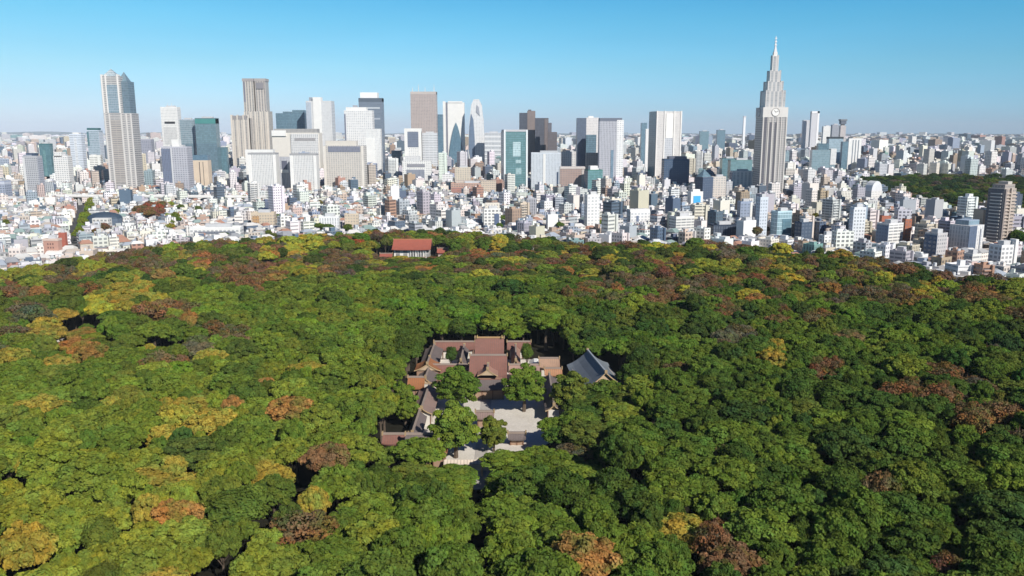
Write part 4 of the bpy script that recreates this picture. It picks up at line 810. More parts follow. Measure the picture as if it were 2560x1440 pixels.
# --- clock tower
Yc = 1357; px0, px1 = 1886, 1963
def tier(y, a0, a1):
    A0, A1 = axy(a0, y), axy(a1, y); return Yc*(A1-A0)/(2+A1+A0)
s0 = tier(400, 1884, 1962); xc = (axy(1962, 400)*(Yc-s0)-s0)
ct = thing('clock_tower', 'tall stepped stone skyscraper with clock faces and needle spire', 'tower', (xc, Yc, 0)); FOOT.append((xc, Yc, s0+8, s0+8))
STN = (.47, .445, .43)
b = MB(); b.box(0, 0, 2*s0, 2*s0, 0, zat(285, Yc-s0), 0, lift(STN, .6), 0, lift(STN, 1), 1); b.build('shaft', [M['grid2'], M['roof']], ct)
for i, (yt, yb, a0, a1) in enumerate(((228, 268, 1895, 1957), (205, 228, 1904, 1953), (178, 205, 1912, 1947), (140, 178, 1921, 1941))):
    s_ = tier((yt+yb)/2, a0, a1); b = MB(); z0_, z1_ = zat(yb, Yc-s_)-(18 if i == 0 else 4), zat(yt, Yc-s_); c = (.57, .55, .535)
    b.box(0, 0, 2*s_, 2*s_, z0_, z1_, 0, lift(c, .8), 0, lift(c, 1), 1)
    for q in (-1, 1):
        for q2 in (-1, 1): b.box(q*s_*.86, q2*s_*.86, s_*.34, s_*.34, z0_, z1_+1.5, 0, lift((.62, .595, .57), .8), 0, lift(c, 1), 1)
    b.build('setback_tier', [M['wide'], M['roof']], ct)
zc0, zc1 = zat(293, Yc-s0), zat(268, Yc-s0)
b = MB(); b.box(0, 0, 2*s0+1, 2*s0+1, zc0, zc1, 0, (.68, .65, .62, .9), 0, (.64, .61, .58, 1), 1, True); b.build('clock_storey', [M['plain'], M['roof']], ct)
def disc(R, th, c, rad, nm, par, face, zc, off, ring=None):
    b = MB(); n = 28
    for k in range(n):
        a0_, a1_ = 2*pi*k/n, 2*pi*(k+1)/n
        p = lambda r_, a_, o_: ((r_*cos(a_), -(s0+.5+o_), zc+r_*sin(a_)) if face == 'S' else (-(s0+.5+o_), -r_*cos(a_), zc+r_*sin(a_)))
        ri = ring or 0
        if ring: b.face([p(ri, a0_, off+th), p(R, a0_, off+th), p(R, a1_, off+th), p(ri, a1_, off+th)], None, c)
        else: b.face([p(0, 0, off+th), p(R, a0_, off+th), p(R, a1_, off+th)], None, c)
        b.face([p(R, a1_, off+th), p(R, a0_, off+th), p(R, a0_, off), p(R, a1_, off)], None, c)
    return b.build(nm, M['roof'], par)
zm = (zc0+zc1)/2; STK = 1
for face in ('S', 'W'):
    f_ = disc(6.2, .5, (.80, .78, .74, 1), 0, 'clock_face', ct, face, zm, 0)
    disc(6.5, .3, (.30, .27, .26, 1), 0, 'clock_rim', f_, face, zm, .55, 5.8)
    for hx, hz, L, ang in ((0, 0, 5.2, .4), (0, 0, 3.6, 2.3)):
        b = MB(); dx, dz = cos(ang)*L, sin(ang)*L; q = (-sin(ang)*.45, cos(ang)*.45)
        P = [(-q[0], -q[1]), (dx-q[0]*.5, dz-q[1]*.5), (dx+q[0]*.5, dz+q[1]*.5), (q[0], q[1])]
        o_ = s0+1.25+ang*.02
        b.face([((x, -o_, zm+z) if face == 'S' else (-o_, -x, zm+z)) for x, z in P], None, (.12, .1, .1, 1)); b.build('clock_hand', M['roof'], f_)
for q in (-1, -.52, -.2, .2, .52, 1):                    # vertical stone ribs, south and west faces
    b = MB(); b.box(q*(s0-.9 if abs(q) == 1 else s0), -s0-.35, 2.0 if abs(q) == 1 else 1.5, 1.0, 0, zc0, 0, (.61, .575, .54, .9), 0, (.7, .66, .6, 1), 0); b.build('stone_rib', M['plain'], ct)
for x0_, x1_ in ((-.92, -.66), (-.42, -.28), (.0, .12)):
    b = MB(); b.box((x0_+x1_)/2*s0, -s0-.15, (x1_-x0_)*s0, .4, 0, zc0+1 if x0_ < -.6 else zc0-8, 0, (.14, .13, .15, .6), 0, (.2, .2, .2, 1), 0); b.build('window_strip', M['band'], ct)
b = MB(); zs0, zs1, zs2 = zat(142, Yc), zat(118, Yc), zat(90, Yc)
b.box(0, 0, 6, 6, zs0-3, zs0+7, 0, (.72, .69, .66, 1), 0, (.7, .7, .7, 1), 0); b.prism([(-2.4, -2.4), (2.4, -2.4), (2.4, 2.4), (-2.4, 2.4)], zs0+7, zs1, (.62, .62, .63, 1), 0, (.6, .6, .6, 1), 0, top=[(-1.2, -1.2), (1.2, -1.2), (1.2, 1.2), (-1.2, 1.2)])
b.prism([(-1.1, -1.1), (1.1, -1.1), (1.1, 1.1), (-1.1, 1.1)], zs1, zs2, (.72, .71, .71, 1), 0, (.6, .6, .6, 1), 0, top=[(-.3, -.3), (.3, -.3), (.3, .3), (-.3, .3)])
for f in (.15, .45, .75): b.box(0, 0, 4.0-f*1.6, 4.0-f*1.6, zs1+(zs2-zs1)*f, zs1+(zs2-zs1)*f+1.3, 0, (.85, .84, .83, 1), 0, (.8, .8, .8, 1), 0, True)
b.build('spire', M['metal'], ct)
# --- right part
t = T('pale hazy double tower right of the clock tower', 2022, 2045, 281, 2900, .5, (.66, .64, .66), .85, 'grid2', top=False); t.blk('white_right_edge', .74, 1, 278, None, (.84, .82, .82), .97, 'plain', 0, .9, proud=1); t.blk('white_top', 0, 1, 278, 283, (.84, .82, .82), .97, 'plain', 0, .9, proud=1)
t = T('lower pale hazy tower left of the double tower', 2002, 2024, 300, 2950, .5, (.66, .65, .67), .85, 'strip', top=False)
t = T('white skyline block left of the mushroom headed tower', 2051, 2074, 317, 2300, .5, WH, .9, 'grid'); t = T('grey skyline block between white block and mushroom headed tower', 2073, 2094, 313, 2250, .6, (.36, .37, .41), .8, 'strip')
t = T('tower with dark mushroom shaped head on the skyline', 2093, 2111, 314, 2300, .9, (.58, .52, .50), .8, 'strip', top=False); t.blk('dark_head', .0, 1, 300, 310, (.14, .16, .2), .9, 'plain', 0, 1); t.blk('head_rim', -.12, 1.12, 298, 302, (.2, .22, .25), 1, 'plain', -.1, 1.1); t.blk('neck', .2, .8, 310, 314, (.3, .28, .28), .9, 'plain', .2, .8)
t = T('grey teal office block with dark raised crown', 2021, 2086, 375, 1640, .5, (.34, .43, .47), .85, 'glass', top=False, yaw=-8); t.blk('dark_crown', .25, .7, 359, 375, (.05, .09, .13), .9, 'glass', .1, .9); t.blk('white_wing', .78, 1.02, 372, 412, (.8, .79, .77), .95, 'grid', 0, .9, proud=1); t.blk('low_base', -.02, 1.3, 433, None, (.72, .68, .62), .9, 'grid2', -.3, .6)
t = T('blue grey box with black roof behind the teal office block', 2062, 2104, 347, 1850, .5, (.46, .54, .62), .9, 'glass', top=False); t.blk('black_roof', -.02, 1.02, 342, 347, (.04, .05, .06), 1, 'plain', 0, 1)
t = T('navy and white tower left of the white pinstriped pair', 2098, 2117, 354, 1750, .8, (.09, .14, .20), .9, 'glass', top=False)
t = T('white tower with three dark vertical stripes', 2112, 2150, 346, 1800, .5, (.80, .79, .77), .95, 'plain', top=False)
for f in (.3, .52, .74): t.blk('dark_stripe', f, f+.07, 350, 412, (.22, .25, .3), .8, 'plain', 0, 0, proud=.4)
t = T('long navy block behind the clock tower foot', 1953, 2046, 476, 1090, .35, (.06, .08, .12), .8, 'strip'); t = T('beige and grey ribbed block right of the long navy one', 2036, 2080, 473, 1060, .6, (.56, .54, .52), .75, 'strip', yaw=24); t.side('painted_shade_flank', 0, 1, 474, None, (.2, .24, .32), .8, 'strip')  # ribbed block's flank tinted darker, painting its shade
t = T('white building with a rounded vault roof', 2160, 2204, 478, 1150, .7, (.76, .74, .72), .8, 'grid', name='office_building', cat='building', top=False, yaw=20, base=510)
b = MB(); n = 10
for i in range(n):
    a0_, a1_ = pi*i/n, pi*(i+1)/n; rx = t.w/2; rz = zat(453, t.Y)-t.z
    b.face([(rx*cos(a0_), -t.d/2, t.z+rz*sin(a0_)), (rx*cos(a0_), t.d/2, t.z+rz*sin(a0_)), (rx*cos(a1_), t.d/2, t.z+rz*sin(a1_)), (rx*cos(a1_), -t.d/2, t.z+rz*sin(a1_))], None, (.8, .8, .8, 1), 0, True)
    b.face([(rx*cos(a0_), -t.d/2, t.z+rz*sin(a0_)), (rx*cos(a1_), -t.d/2, t.z+rz*sin(a1_)), (0, -t.d/2, t.z)], None, (.66, .66, .68, 1))
b.build('vault_roof', M['roof'], t.root)
t = T('grey blue slender tower at the foot of the clock tower', 1888, 1918, 497, 860, .7, (.60, .65, .72), .8, 'grid', yaw=20, base=604); t = T('small blue grey block left of the slender grey blue tower', 1842, 1880, 507, 900, .6, (.30, .36, .48), .8, 'grid2', name='office_building', cat='building', yaw=10, base=560); t.blk('white_edge', .82, 1, 506, None, WH, .97, 'plain', 0, 0, proud=.5)
t = T('bright white blocky building at the forest edge below the clock tower', 1840, 1889, 556, 790, .7, (.83, .82, .80), .95, 'plain', name='apartment_block', cat='building', yaw=24, base=607)
t = T('white tower with four rows of windows right of the clock tower', 2122, 2162, 522, 800, .6, (.72, .74, .77), .62, 'grid', yaw=8, base=616); t.side('end_wall', 0, 1, 523, None, (.6, .65, .72), .9, 'grid2')
t = T('low white cube with small windows on the forest edge', 2046, 2087, 592, 690, .6, (.84, .83, .81), .6, 'grid2', name='apartment_block', cat='building', yaw=20, base=626)
t = T('white balconied block joined to red brick slab', 2190, 2256, 563, 710, .7, (.80, .79, .77), .6, 'balc', name='apartment_block', cat='building', yaw=26, base=622); t.side('painted_shade_flank', 0, 1, 565, None, (.2, .27, .38), .8, 'grid');  # white block's shaded side painted navy
t = T('red brick slab wall beside the white balconied block', 2252, 2277, 552, 728, 1.2, (.44, .16, .09), .8, 'grid', name='apartment_block', cat='building', base=618); t = T('red brick wing behind the white balconied block', 2196, 2226, 543, 800, .7, (.42, .15, .09), .9, 'plain', name='apartment_block', cat='building', base=585)
t = T('grey tower with navy painted shade between the red brick slab and twin faced block', 2309, 2366, 588, 640, .9, (.52, .50, .50), .7, 'grid', yaw=28, base=653); t.side('painted_shade_flank', 0, 1, 589, None, (.08, .12, .2), .8, 'grid2')  # unlit left side painted in as navy
t = T('block with painted shade on its left half, white right half and glass roof', 2371, 2457, 565, 680, .8, (.76, .75, .74), .9, 'strip', top=False, yaw=30, base=637); t.blk('painted_shade_face', .0, .5, 566, None, (.10, .14, .22), .8, 'strip', 0, 0, proud=.5); t.blk('roof_house', .2, .9, 553, 565, (.34, .42, .52), .8, 'glass', .2, .9); t.blk('dark_stripe', .74, .80, 575, None, (.25, .27, .32), .8, 'plain', 0, 0, proud=.5)  # left half coloured dark, painting a face turned from the sun
t = T('pale cyan glass block with a painted dark diagonal shadow band', 1926, 1978, 532, 800, .6, (.50, .66, .72), .8, 'glass', name='office_building', cat='building', yaw=20, base=606); t.blk('painted_shadow_band', .35, .95, 548, 585, (.06, .14, .2), .8, 'glass', 0, 0, proud=.4)  # dark panel paints the shadow band on the glass
t = T('white block with one dark vertical stripe at centre right', 1566, 1625, 533, 900, .5, (.80, .80, .80), .9, 'grid2', name='office_building', cat='building', yaw=14, base=570); t.blk('dark_stripe', .3, .42, 540, None, (.16, .2, .3), .9, 'plain', 0, 0, proud=.4); t.blk('upper_wing', .0, 1, 524, 533, (.8, .8, .8), .95, 'plain', .1, 1)
t = T('long low building in painted shadow navy on the forest edge below the clock tower', 1770, 1842, 566, 780, .5, (.04, .055, .085), .9, 'strip', name='office_building', cat='building', yaw=10, base=600)  # navy wall colour stands in for a large shadow area
t = T('white terraced apartment block with stacked balconies right of centre', 1672, 1735, 545, 860, .6, (.76, .75, .72), .6, 'balc', name='apartment_block', cat='building', yaw=22, base=588); t.blk('upper_terrace', .3, 1, 532, 545, (.76, .75, .72), .6, 'balc', .3, 1)
t = T('office block in painted shadow navy left of the pale cyan glass block', 1985, 2030, 560, 760, .7, (.06, .09, .14), .9, 'grid2', name='office_building', cat='building', yaw=24, base=612)  # walls coloured navy to paint in a shadow mass
t = T('cream slab block on the forest edge left of centre', 862, 898, 538, 860, .6, (.60, .50, .38), .85, 'grid', name='apartment_block', cat='building', yaw=6, base=580)
t = T('white ribbed block on the forest edge left of the cream slab', 798, 850, 545, 850, .5, (.80, .80, .80), .8, 'strip', name='apartment_block', cat='building', yaw=6, base=586)
t = T('low white school like building with long window rows at left', 474, 610, 572, 800, .25, (.78, .77, .75), .7, 'grid2', name='school_building', cat='building', yaw=4, base=600, rcol=(.7, .69, .66)); t.blk('window_row', .1, .9, 579, 585, (.18, .2, .24), .8, 'strip', 0, 0, proud=.4)
t = T('beige apartment block with orange patches on the forest edge at left', 628, 692, 535, 880, .5, (.60, .50, .38), .8, 'grid', name='apartment_block', cat='building', yaw=4, base=572); t.blk('orange_panel', .06, .35, 540, 560, (.5, .3, .14), .8, 'grid', 0, 0, proud=.3)
# balconied residential tower at right
t = T('tall tan apartment tower with striped balconies near the right edge', 2464, 2533, 472, 700, .85, (.42, .35, .30), .7, 'grid', top=False, name='apartment_tower', yaw=27, base=620)
zt = t.z; nfl = int(zt/3.2)
t.side('shade_toned_flank', 0, 1, 473, None, (.16, .16, .18), .7, 'balc')  # flank toned darker than the tan front to paint its shade
for i in range(2, nfl):
    b = MB(); b.box(-t.w*.0, -t.d/2-.7, t.w*.98, 1.4, i*3.2, i*3.2+1.1, 0, (.50, .42, .36, 1), 0, (.5, .42, .36, 1), 0, True); b.build('balcony', M['metal'], t.root)
    b = MB(); b.box(-t.w/2-.9, -t.d*.05, .9, t.d*.7, i*3.2, i*3.2+1.0, 0, (.66, .62, .58, 1), 0, (.6, .56, .52, 1), 0, True); b.build('balcony', M['metal'], t.root)
t.blk('corner_pier', .0, .1, 473, None, (.30, .25, .23), .9, 'plain', 0, 0, proud=1.7); t.blk('corner_pier', .46, .56, 471, None, (.50, .42, .36), .9, 'plain', 0, 0, proud=1.7); t.blk('crown_block', .15, .98, 462, 472, (.38, .33, .3), .7, 'grid', .1, .9); t.blk('roof_house', .5, .85, 455, 462, (.5, .46, .42), .9, 'plain', .2, .8)
t = T('white blocky apartments in front of the tan balconied tower', 2470, 2541, 618, 575, .7, (.80, .80, .81), .6, 'grid2', name='apartment_block', cat='building', yaw=18, base=672); t.blk('stair_shaft', .78, .95, 600, None, (.84, .83, .82), .97, 'plain', -.1, .4)
t = T('low white block with flat roof left of the blocky white apartments', 2405, 2452, 640, 560, .8, (.74, .73, .70), .7, 'band', name='apartment_block', cat='building', yaw=25, base=672)
# --- landmarks of the near left
t = T('pink brick apartment block at the forest edge far left', 110, 157, 602, 610, .5, (.50, .285, .225), .85, 'plain', name='apartment_block', cat='building', rcol=(.6, .5, .45), base=652); t.blk('cream_roof_edge', -.02, 1.02, 597, 602, (.66, .52, .44), 1, 'plain', 0, 1, proud=.3)
for i in range(4):
    for j in range(3): t.blk('window', .28+j*.17, .35+j*.17, 608+i*9, 612+i*9, (.16, .10, .09), 1, 'plain', 0, 0, proud=.25)
t = T('small red building right of the pink brick apartment block', 148, 170, 586, 660, .6, (.42, .13, .09), .8, 'plain', name='office_building', cat='building', base=632)
# elevated road
vd = thing('viaduct', 'long white elevated road crossing behind the low houses at left', 'bridge', (0, 0, 0))
xa, ya = ground(120, 489, 14); xb, yb = ground(720, 492, 14)
yaw = atan2(yb-ya, xb-xa); L = hypot(xb-xa, yb-ya); mxv, myv = (xa+xb)/2, (ya+yb)/2
b = MB(); b.box(mxv, myv, L, 12, 12.2, 13.6, yaw, (.6, .58, .55, 1), 0, (.30, .30, .30, 1), 0, True); b.build('deck', M['roof'], vd)
for sgn in (-1, 1):
    b = MB(); b.box(mxv-sin(yaw)*5.9*sgn, myv+cos(yaw)*5.9*sgn, L, .4, 13.6, 15.6, yaw, (.80, .78, .75, 1), 0, (.8, .78, .75, 1), 0); b.build('barrier', M['roof'], vd)
for i in range(1, 15):
    f = i/15-.5; b = MB(); b.box(mxv+cos(yaw)*L*f, myv+sin(yaw)*L*f, 2.2, 7, 0, 12.2, yaw, (.55, .54, .52, 1), 0, (.5, .5, .5, 1), 0); b.build('pier', M['roof'], vd)
# dark domed arena with light front
ax, ay = ground(246, 560, 8)
ar = thing('arena', 'dark curved glass roofed hall with a pale front at left', 'arena', (ax, ay+16, 0)); FOOT.append((ax, ay+16, 34, 26))
b = MB(); n = 14; m_ = 6; rx, ry = 19, 15; H0, H1 = 13, 20
for i in range(n):
    for j in range(m_):
        a0_, a1_ = 2*pi*i/n, 2*pi*(i+1)/n; e0, e1 = j/m_*pi/2, (j+1)/m_*pi/2
        p = lambda a_, e_: (rx*cos(a_)*cos(e_), ry*sin(a_)*cos(e_), H0+(H1-H0)*sin(e_))
        b.face([p(a0_, e0), p(a1_, e0), p(a1_, e1), p(a0_, e1)] if j < m_-1 else [p(a0_, e0), p(a1_, e0), p(a1_, e1)], None, (.05, .075, .11, 1), 0, True)
b.build('dome_roof', M['metal'], ar)
b = MB(); b.prism([(rx*cos(2*pi*i/n), ry*sin(2*pi*i/n)) for i in range(n)], 0, H0, (.10, .14, .20, .8), 0, (.2, .2, .2, 1), 1); b.build('wall', [M['strip'], M['roof']], ar)
b = MB(); b.box(6, -ry-4, 18, 8, 0, 15, 0, (.74, .72, .68, .6), 0, (.7, .7, .7, 1), 1); b.build('entrance_block', [M['grid2'], M['roof']], ar)
# long pale curved hall near the forest edge at left
hx, hy = ground(195, 640, 5)
hl = thing('sports_hall', 'low white curved roof hall above the forest edge at left', 'hall', (hx+3, hy+12, 0), .12); FOOT.append((hx+3, hy+12, 38, 16))
b = MB()
for i in range(10):
    a0_, a1_ = pi*i/10, pi*(i+1)/10
    b.face([(-32, 10*cos(a0_), 6+3.2*sin(a0_)), (-32, 10*cos(a1_), 6+3.2*sin(a1_)), (32, 10*cos(a1_), 6+3.2*sin(a1_)), (32, 10*cos(a0_), 6+3.2*sin(a0_))][::-1], None, (.76, .73, .69, 1), 0, True)
b.build('roof', M['roof'], hl)
b = MB(); b.box(0, 0, 62, 18, 0, 6.4, 0, (.16, .20, .28, .7), 0, (.6, .6, .6, 1), 1); b.build('wall', [M['strip'], M['roof']], hl)
# pale road and low wall at forest edge on the right
rp = [(2128, 634), (2150, 628), (2262, 634), (2262, 641), (2150, 636)]
b = MB(); q0 = [ground(p[0], p[1]) for p in ((2120, 640), (2275, 650), (2275, 634), (2120, 624))]; b.face([(x, y, .08) for x, y in q0]); tag(b.build('service_road', M['gravel']), kind='structure')
# railway and road fanning out at left
q0 = [ground(p[0], p[1]) for p in ((158, 606), (186, 606), (214, 500), (198, 500))]; b = MB(); b.face([(x, y, .06) for x, y in q0]); tag(b.build('railway_cutting', M['asphalt']), kind='structure')
RAILQ = (165, 235)

# ================================================================== small buildings
rb = random.Random(99)
WALLC = [((.80, .79, .76), 24, 'white'), ((.72, .68, .62), 17, 'cream'), ((.60, .60, .61), 15, 'light grey'), ((.42, .43, .46), 11, 'grey'), ((.58, .49, .40), 10, 'beige'), ((.40, .29, .22), 3.5, 'brown'), ((.42, .24, .18), 1.8, 'brick red'), ((.30, .36, .44), 5, 'blue grey'), ((.10, .14, .20), 6, 'dark navy'), ((.20, .32, .32), 1.5, 'teal')]
ROOFC = [(.56, .55, .53), (.42, .42, .42), (.66, .64, .61), (.30, .31, .33), (.36, .40, .46), (.46, .40, .35), (.74, .73, .71), (.40, .22, .16), (.26, .35, .33)]
def pickw():
    x = rb.random()*sum(q[1] for q in WALLC)
    for q in WALLC:
        x -= q[1]
        if x <= 0: return q
    return WALLC[0]
SB = []                                                 # x,y,w,d,h,yaw,wall,roof,style,gabled
STY = ['grid', 'grid2', 'band', 'balc', 'strip', 'plain']
def blockedb(x, y, r):
    for fx, fy, hw, hd in FOOT:
        if abs(x-fx) < hw+r*.8 and abs(y-fy) < hd+r*.8: return True
    return False
for y0, y1, cell in ((520, 1580, 14.8), (1580, 3000, 23.5), (3000, 7000, 52), (7000, 19000, 135)):
    y = y0
    while y < y1:
        xm = .80*y+90; x = -xm
        while x < xm:
            cx = x+rb.uniform(-.18, .18)*cell; cyy = y+rb.uniform(-.18, .18)*cell; x += cell
            if cyy < edge_at(cx, cyy)+16: continue
            if rb.random() < (.07 if y < 1580 else .10): continue
            ppx, ppy = proj(cx, cyy, 5)
            if y < 3000 and in_park(cx, cyy): continue
            if y < 1580 and 498 < ppy < 612 and abs(ppx-(184+(598-ppy)*.30)) < 26: continue
            if y < 3000 and blockedb(cx, cyy, cell*.45): continue
            right = max(0, min(1, (ppx-1150)/500))
            if y < 1580:
                q = rb.random(); h = rb.uniform(6, 10.5)
                if q < .26+.26*right: h = rb.uniform(11, 18)
                if q < .05+.12*right: h = rb.uniform(18, 29)
                if q < .006+.018*right: h = rb.uniform(29, 42)
                if cyy < edge_at(cx, cyy)+60: h = min(h, rb.uniform(9, 22))
                if 0 < ppx < 520 and ppy > 520: h = min(h, 14)
                for t_ in TW:
                    if t_.base and t_.p0-14 < ppx < t_.p1+14 and cyy < t_.Y: h = min(h, max(4.5, zat(t_.base-9, cyy)))
            elif y < 3000:
                q = rb.random(); h = rb.uniform(9, 24)
                if q < .25: h = rb.uniform(24, 42)
                if q < .05: h = rb.uniform(42, 68)
            elif y < 7000:
                q = rb.random(); h = rb.uniform(8, 26)
                if q < .12: h = rb.uniform(26, 48)
                if q < .016: h = rb.uniform(50, 85)
            else:
                q = rb.random(); h = rb.uniform(8, 30)
                if q < .10: h = rb.uniform(30, 60)
                if q < .010: h = rb.uniform(60, 100)
            wc = pickw(); w_ = cell*rb.uniform(.55, .95); d_ = cell*rb.uniform(.55, .95)
            if h > 22 and y < 1580: w_ *= rb.uniform(1.0, 1.35); d_ *= rb.uniform(.9, 1.2)
            yaw_ = .52+math.sin(cx*.0034+cyy*.0023)*.20+rb.uniform(-.07, .07)+rb.choice([0, 0, 0, 0, -.45])
            gab = h < 10.5 and y < 1580 and rb.random() < .62
            rc = rb.choice(ROOFC); a_ = rb.uniform(.35, .65)
            c = tuple(min(.84, v_*rb.uniform(.93, 1.07)) for v_ in wc[0])
            SB.append([cx, cyy, w_, d_, h, yaw_, c, rc, rb.choice(STY) if h > 11 else rb.choice(['grid', 'grid2', 'plain', 'grid']), gab, wc[2], ppx, a_])
        y += cell
def vis_size(s_):
    px, py = proj(s_[0], s_[1], s_[4]*.7)
    if not (5 < px < 2555) or py < 0: return 0
    e = edge_at(s_[0], s_[1])
    vis = 1.0 if s_[4] > 11 else .6
    return vis*(s_[2]*(s_[4]+.3*s_[3]))/(s_[1]**2)
NT = len(TW)
order = sorted(range(len(SB)), key=lambda i: -vis_size(SB[i])); NEARB = set(order[:300-NT-6])
def emit(mbs, s_, local=False):
    cx, cyy, w_, d_, h, yaw_, c, rc, st, gab, nm, ppx, a_ = s_
    X, Yy, yw = (0, 0, 0) if local else (cx, cyy, yaw_)
    ca, sa = cos(yw), sin(yw)
    W = lambda x, y: (X+ca*x-sa*y, Yy+sa*x+ca*y)
    b = mbs['body']; b.box(X, Yy, w_, d_, 0, h, yw, (*c, a_), mbs['idx'][st], (*rc, 1), mbs['idx']['roof'])
    if gab:
        g = mbs['roof']; rh = d_*.26; o = .5; ri = mbs['ridx']
        e = [(-w_/2-o, -d_/2-o), (w_/2+o, -d_/2-o), (w_/2+o, d_/2+o), (-w_/2-o, d_/2+o)]; r0, r1 = -w_/2*.55, w_/2*.55
        P = [(*W(*q), h) for q in e]; R0 = (*W(r0, 0), h+rh); R1 = (*W(r1, 0), h+rh)
        g.face([P[0], P[1], R1, R0], None, (*rc, 1), ri); g.face([P[2], P[3], R0, R1], None, (*rc, 1), ri); g.face([P[1], P[2], R1], None, (*rc, 1), ri); g.face([P[3], P[0], R0], None, (*rc, 1), ri)
    elif h > 8:
        rr2 = random.Random(int(cx*7+cyy*13)); g = mbs['pent']; pw, pd = w_*rr2.uniform(.25, .5), d_*rr2.uniform(.25, .5); ox, oy = rr2.uniform(-.2, .2)*w_, rr2.uniform(-.2, .2)*d_
        g.box(*W(ox, oy), pw, pd, h+.01, h+rr2.uniform(2, 4.2), yw, (*[min(.84, v_*1.05) for v_ in c], 1), mbs['idx2'], (.62, .62, .61, 1), mbs['idx2'])
        if not local and cyy < 1900:
            for q in range(2):
                sz_ = rr2.uniform(1.2, 2.6); g.box(*W(rr2.uniform(-.38, .38)*w_, rr2.uniform(-.38, .38)*d_), sz_, sz_*rr2.uniform(.6, 1.2), h+.02+q*.003, h+rr2.uniform(1.0, 2.2), yw, rr2.choice([(.5, .5, .52, 1), (.25, .26, .28, 1), (.7, .7, .7, 1)]), mbs['idx2'], (.5, .5, .5, 1), mbs['idx2'])
        if mbs.get('extra') and h > 12:
            g = mbs['extra']; t_ = .35
            for qx, qy, qw, qd in ((0, -d_/2+t_/2, w_, t_), (0, d_/2-t_/2, w_, t_), (-w_/2+t_/2, 0, t_, d_-2*t_), (w_/2-t_/2, 0, t_, d_-2*t_)): g.box(*W(qx, qy), qw, qd, h, h+1.0, yw, (*c, 1), 0, (*c, 1), 0)
SM = ['grid', 'grid2', 'band', 'balc', 'strip', 'plain', 'roof']; IDX = {k: i for i, k in enumerate(SM)}
# one object for the thousands of small buildings beyond the largest 300
big = MB(); D = dict(body=big, roof=big, pent=big, idx=IDX, ridx=6, idx2=6)
for i, s_ in enumerate(SB):
    if i not in NEARB: emit(D, s_)
o = big.build('city_buildings', [M[k] for k in SM]); tag(o, 'thousands of small pale buildings filling the city plain to the horizon', 'buildings', kind='stuff')
print('buildings', len(SB), 'towers', NT)
LM = [(20, 'the left edge'), (135, 'the teal left tower'), (305, 'the stepped spire tower'), (430, 'the slotted white tower'), (520, 'the teal topped glass block'), (650, 'the government tower'), (765, 'the pinstriped hotel slabs'), (865, 'the broad beige slab'), (925, 'the white capped tower'), (1045, 'the brownish gridded tower'), (1140, 'the white arched tower'), (1192, 'the cocoon tower'), (1285, 'the framed teal tower'), (1345, 'the brown tower cluster'), (1440, 'the navy slab tower'), (1525, 'the grey pinstriped tower'), (1660, 'the large pale tower'), (1740, 'the blue screen'), (1800, 'the beige cube'), (1925, 'the clock tower'), (2030, 'the hazy double tower'), (2130, 'the dark striped white tower'), (2230, 'the red brick slab'), (2335, 'the navy grey tower'), (2412, 'the twin faced block'), (2500, 'the tan balconied tower')]
lab = {}
for i in sorted(NEARB, key=lambda i: SB[i][11]):
    s_ = SB[i]; h = s_[4]; typ = ('small house' if s_[9] else 'low building') if h < 10.5 else ('mid rise block' if h < 20 else ('apartment block' if s_[8] in ('balc', 'grid', 'grid2') else 'office block'))
    lm = min(LM, key=lambda q: abs(q[0]-s_[11]))[1]; ppy = proj(s_[0], s_[1], h/2)[1]
    band = 'on the forest edge below' if s_[1] < edge_at(s_[0], s_[1])+75 else ('among the low roofs below' if ppy > 520 else 'beside the base of')
    lab.setdefault((s_[10], typ, band, lm), []).append(i)
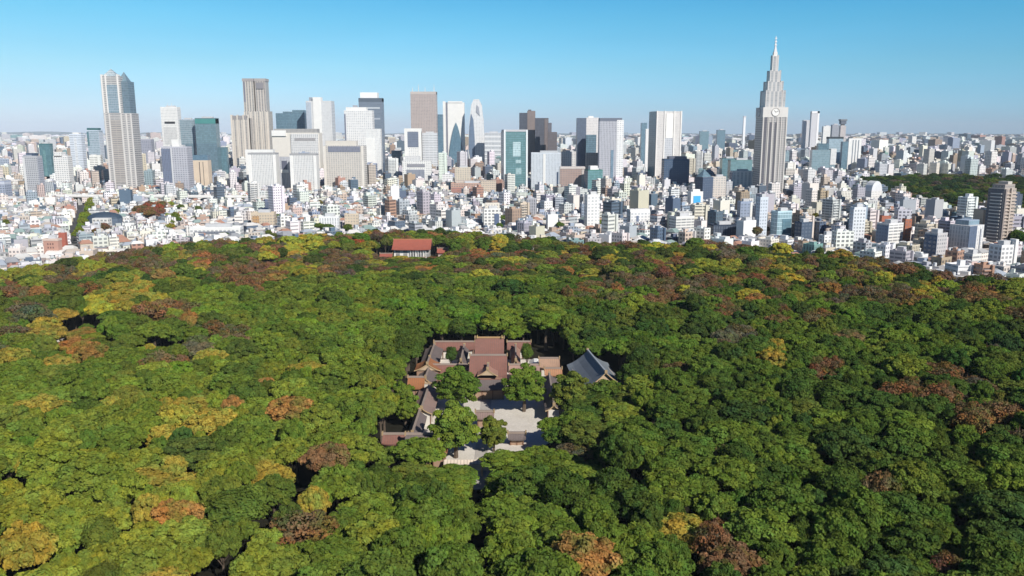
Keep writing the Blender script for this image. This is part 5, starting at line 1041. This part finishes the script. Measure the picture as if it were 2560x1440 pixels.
for (c_, typ, band, lm), ids in lab.items():
    for n, i in enumerate(ids):
        s_ = SB[i]; h = s_[4]; base = '%s %s %s %s' % (c_, typ, band, lm)
        if len(ids) > 1: base = '%s %s %s %s %s' % (ORD[n], c_, typ, band, lm)
        t_ = thing({'small house': 'house', 'low building': 'low_building', 'mid rise block': 'mid_rise_block', 'apartment block': 'apartment_block', 'office block': 'office_block'}[typ], base, 'building', (s_[0], s_[1], 0), s_[5], 'low and mid rise buildings between the forest and the towers')
        A_, B_, C_, E_ = MB(), MB(), MB(), MB(); emit(dict(body=A_, roof=B_, pent=C_, extra=E_, idx=dict({k: 0 for k in SM}, roof=1), ridx=0, idx2=0), s_, True)
        A_.build('wall', [M[s_[8]], M['roof']], t_)
        if B_.f: B_.build('roof', M['roof'], t_)
        if C_.f: C_.build('roof_house', M['roof'], t_)
        if E_.f: E_.build('parapet', M['roof'], t_)
        if not s_[9] and h > 9:
            r3 = random.Random(i)
            for q in range(r3.choice([1, 1, 2, 3])):
                k_ = MB(); ox, oy, rd = r3.uniform(-.36, .36)*s_[2], r3.choice([-.36, .36])*s_[3], r3.uniform(.8, 1.4)
                k_.prism([(ox+rd*cos(a_*pi/4), oy+rd*sin(a_*pi/4)) for a_ in range(8)], h+.4, h+.4+r3.uniform(1.6, 2.6), (.70, .71, .72, 1), 0, (.72, .73, .74, 1), 0, True); k_.box(ox, oy, rd*1.2, rd*1.2, h, h+.42, 0, (.3, .3, .3, 1), 0, (.3, .3, .3, 1), 0); k_.build('water_tank', M['metal'], t_)
            k_ = MB(); k_.box(r3.uniform(-.1, .3)*s_[2], -r3.uniform(.05, .2)*s_[3], 2.6, 1.5, h+.01, h+1.5, 0, (.45, .46, .48, 1), 0, (.5, .5, .5, 1), 0); k_.build('cooling_unit', M['metal'], t_)
        if h > 16 and s_[8] in ('balc', 'grid', 'band'):
            # projecting stair shaft and balcony slabs
            k_ = MB(); k_.box(s_[2]*.32, -s_[3]/2-.9, s_[2]*.2, 1.8, 0, h+.9, 0, (*[v_*.9 for v_ in s_[6]], 1), 0, (.6, .6, .6, 1), 0); k_.build('stair_shaft', M['roof'], t_)
            if s_[8] == 'balc':
                for f in range(1, int(h/3)):
                    k_ = MB(); k_.box(-s_[2]*.12, -s_[3]/2-.6, s_[2]*.62, 1.2, f*3.0, f*3.0+1.0, 0, (*[min(.84, v_*1.04) for v_ in s_[6]], 1), 0, (.6, .6, .6, 1), 0, True); k_.build('balcony', M['roof'], t_)
# ------------------------------------------------------------------ far hills
b = MB(); n = 90; hz = lambda i: 120+230*max(0, math.sin(i*.11+.8))*(.55+.45*math.sin(i*.37))+50*math.sin(i*.9)
for i in range(n):
    x0, x1 = -30000+i*620, -30000+(i+1)*620; fade = lambda i: max(.15, 1-i/70)
    z0_, z1_ = max(30, hz(i)*fade(i)), max(30, hz(i+1)*fade(i+1))
    b.face([(x0, 27000, 0), (x1, 27000, 0), (x1, 28500, z1_), (x0, 28500, z0_)]); b.face([(x0, 28500, z0_), (x1, 28500, z1_), (x1, 30500, 0), (x0, 30500, 0)])
tag(b.build('hills', M['hill']), kind='structure')
# ------------------------------------------------------------------ haze
b = MB(); b.box(0, 14500, 90000, 36000, -2, 420, 0, bottom=True)
hm = bpy.data.materials.new('haze'); hm.use_nodes = True; ht = hm.node_tree; ht.nodes.clear()
ho = ht.nodes.new('ShaderNodeOutputMaterial'); pv = ht.nodes.new('ShaderNodeVolumePrincipled'); pv.inputs['Density'].default_value = HAZE; pv.inputs['Color'].default_value = (.78, .88, 1.0, 1); pv.inputs['Anisotropy'].default_value = -0.25
ht.links.new(pv.outputs[0], ho.inputs['Volume'])
hz_o = b.build('haze', hm); tag(hz_o, kind='stuff', label='thin pale blue haze over the whole city', cat='haze')
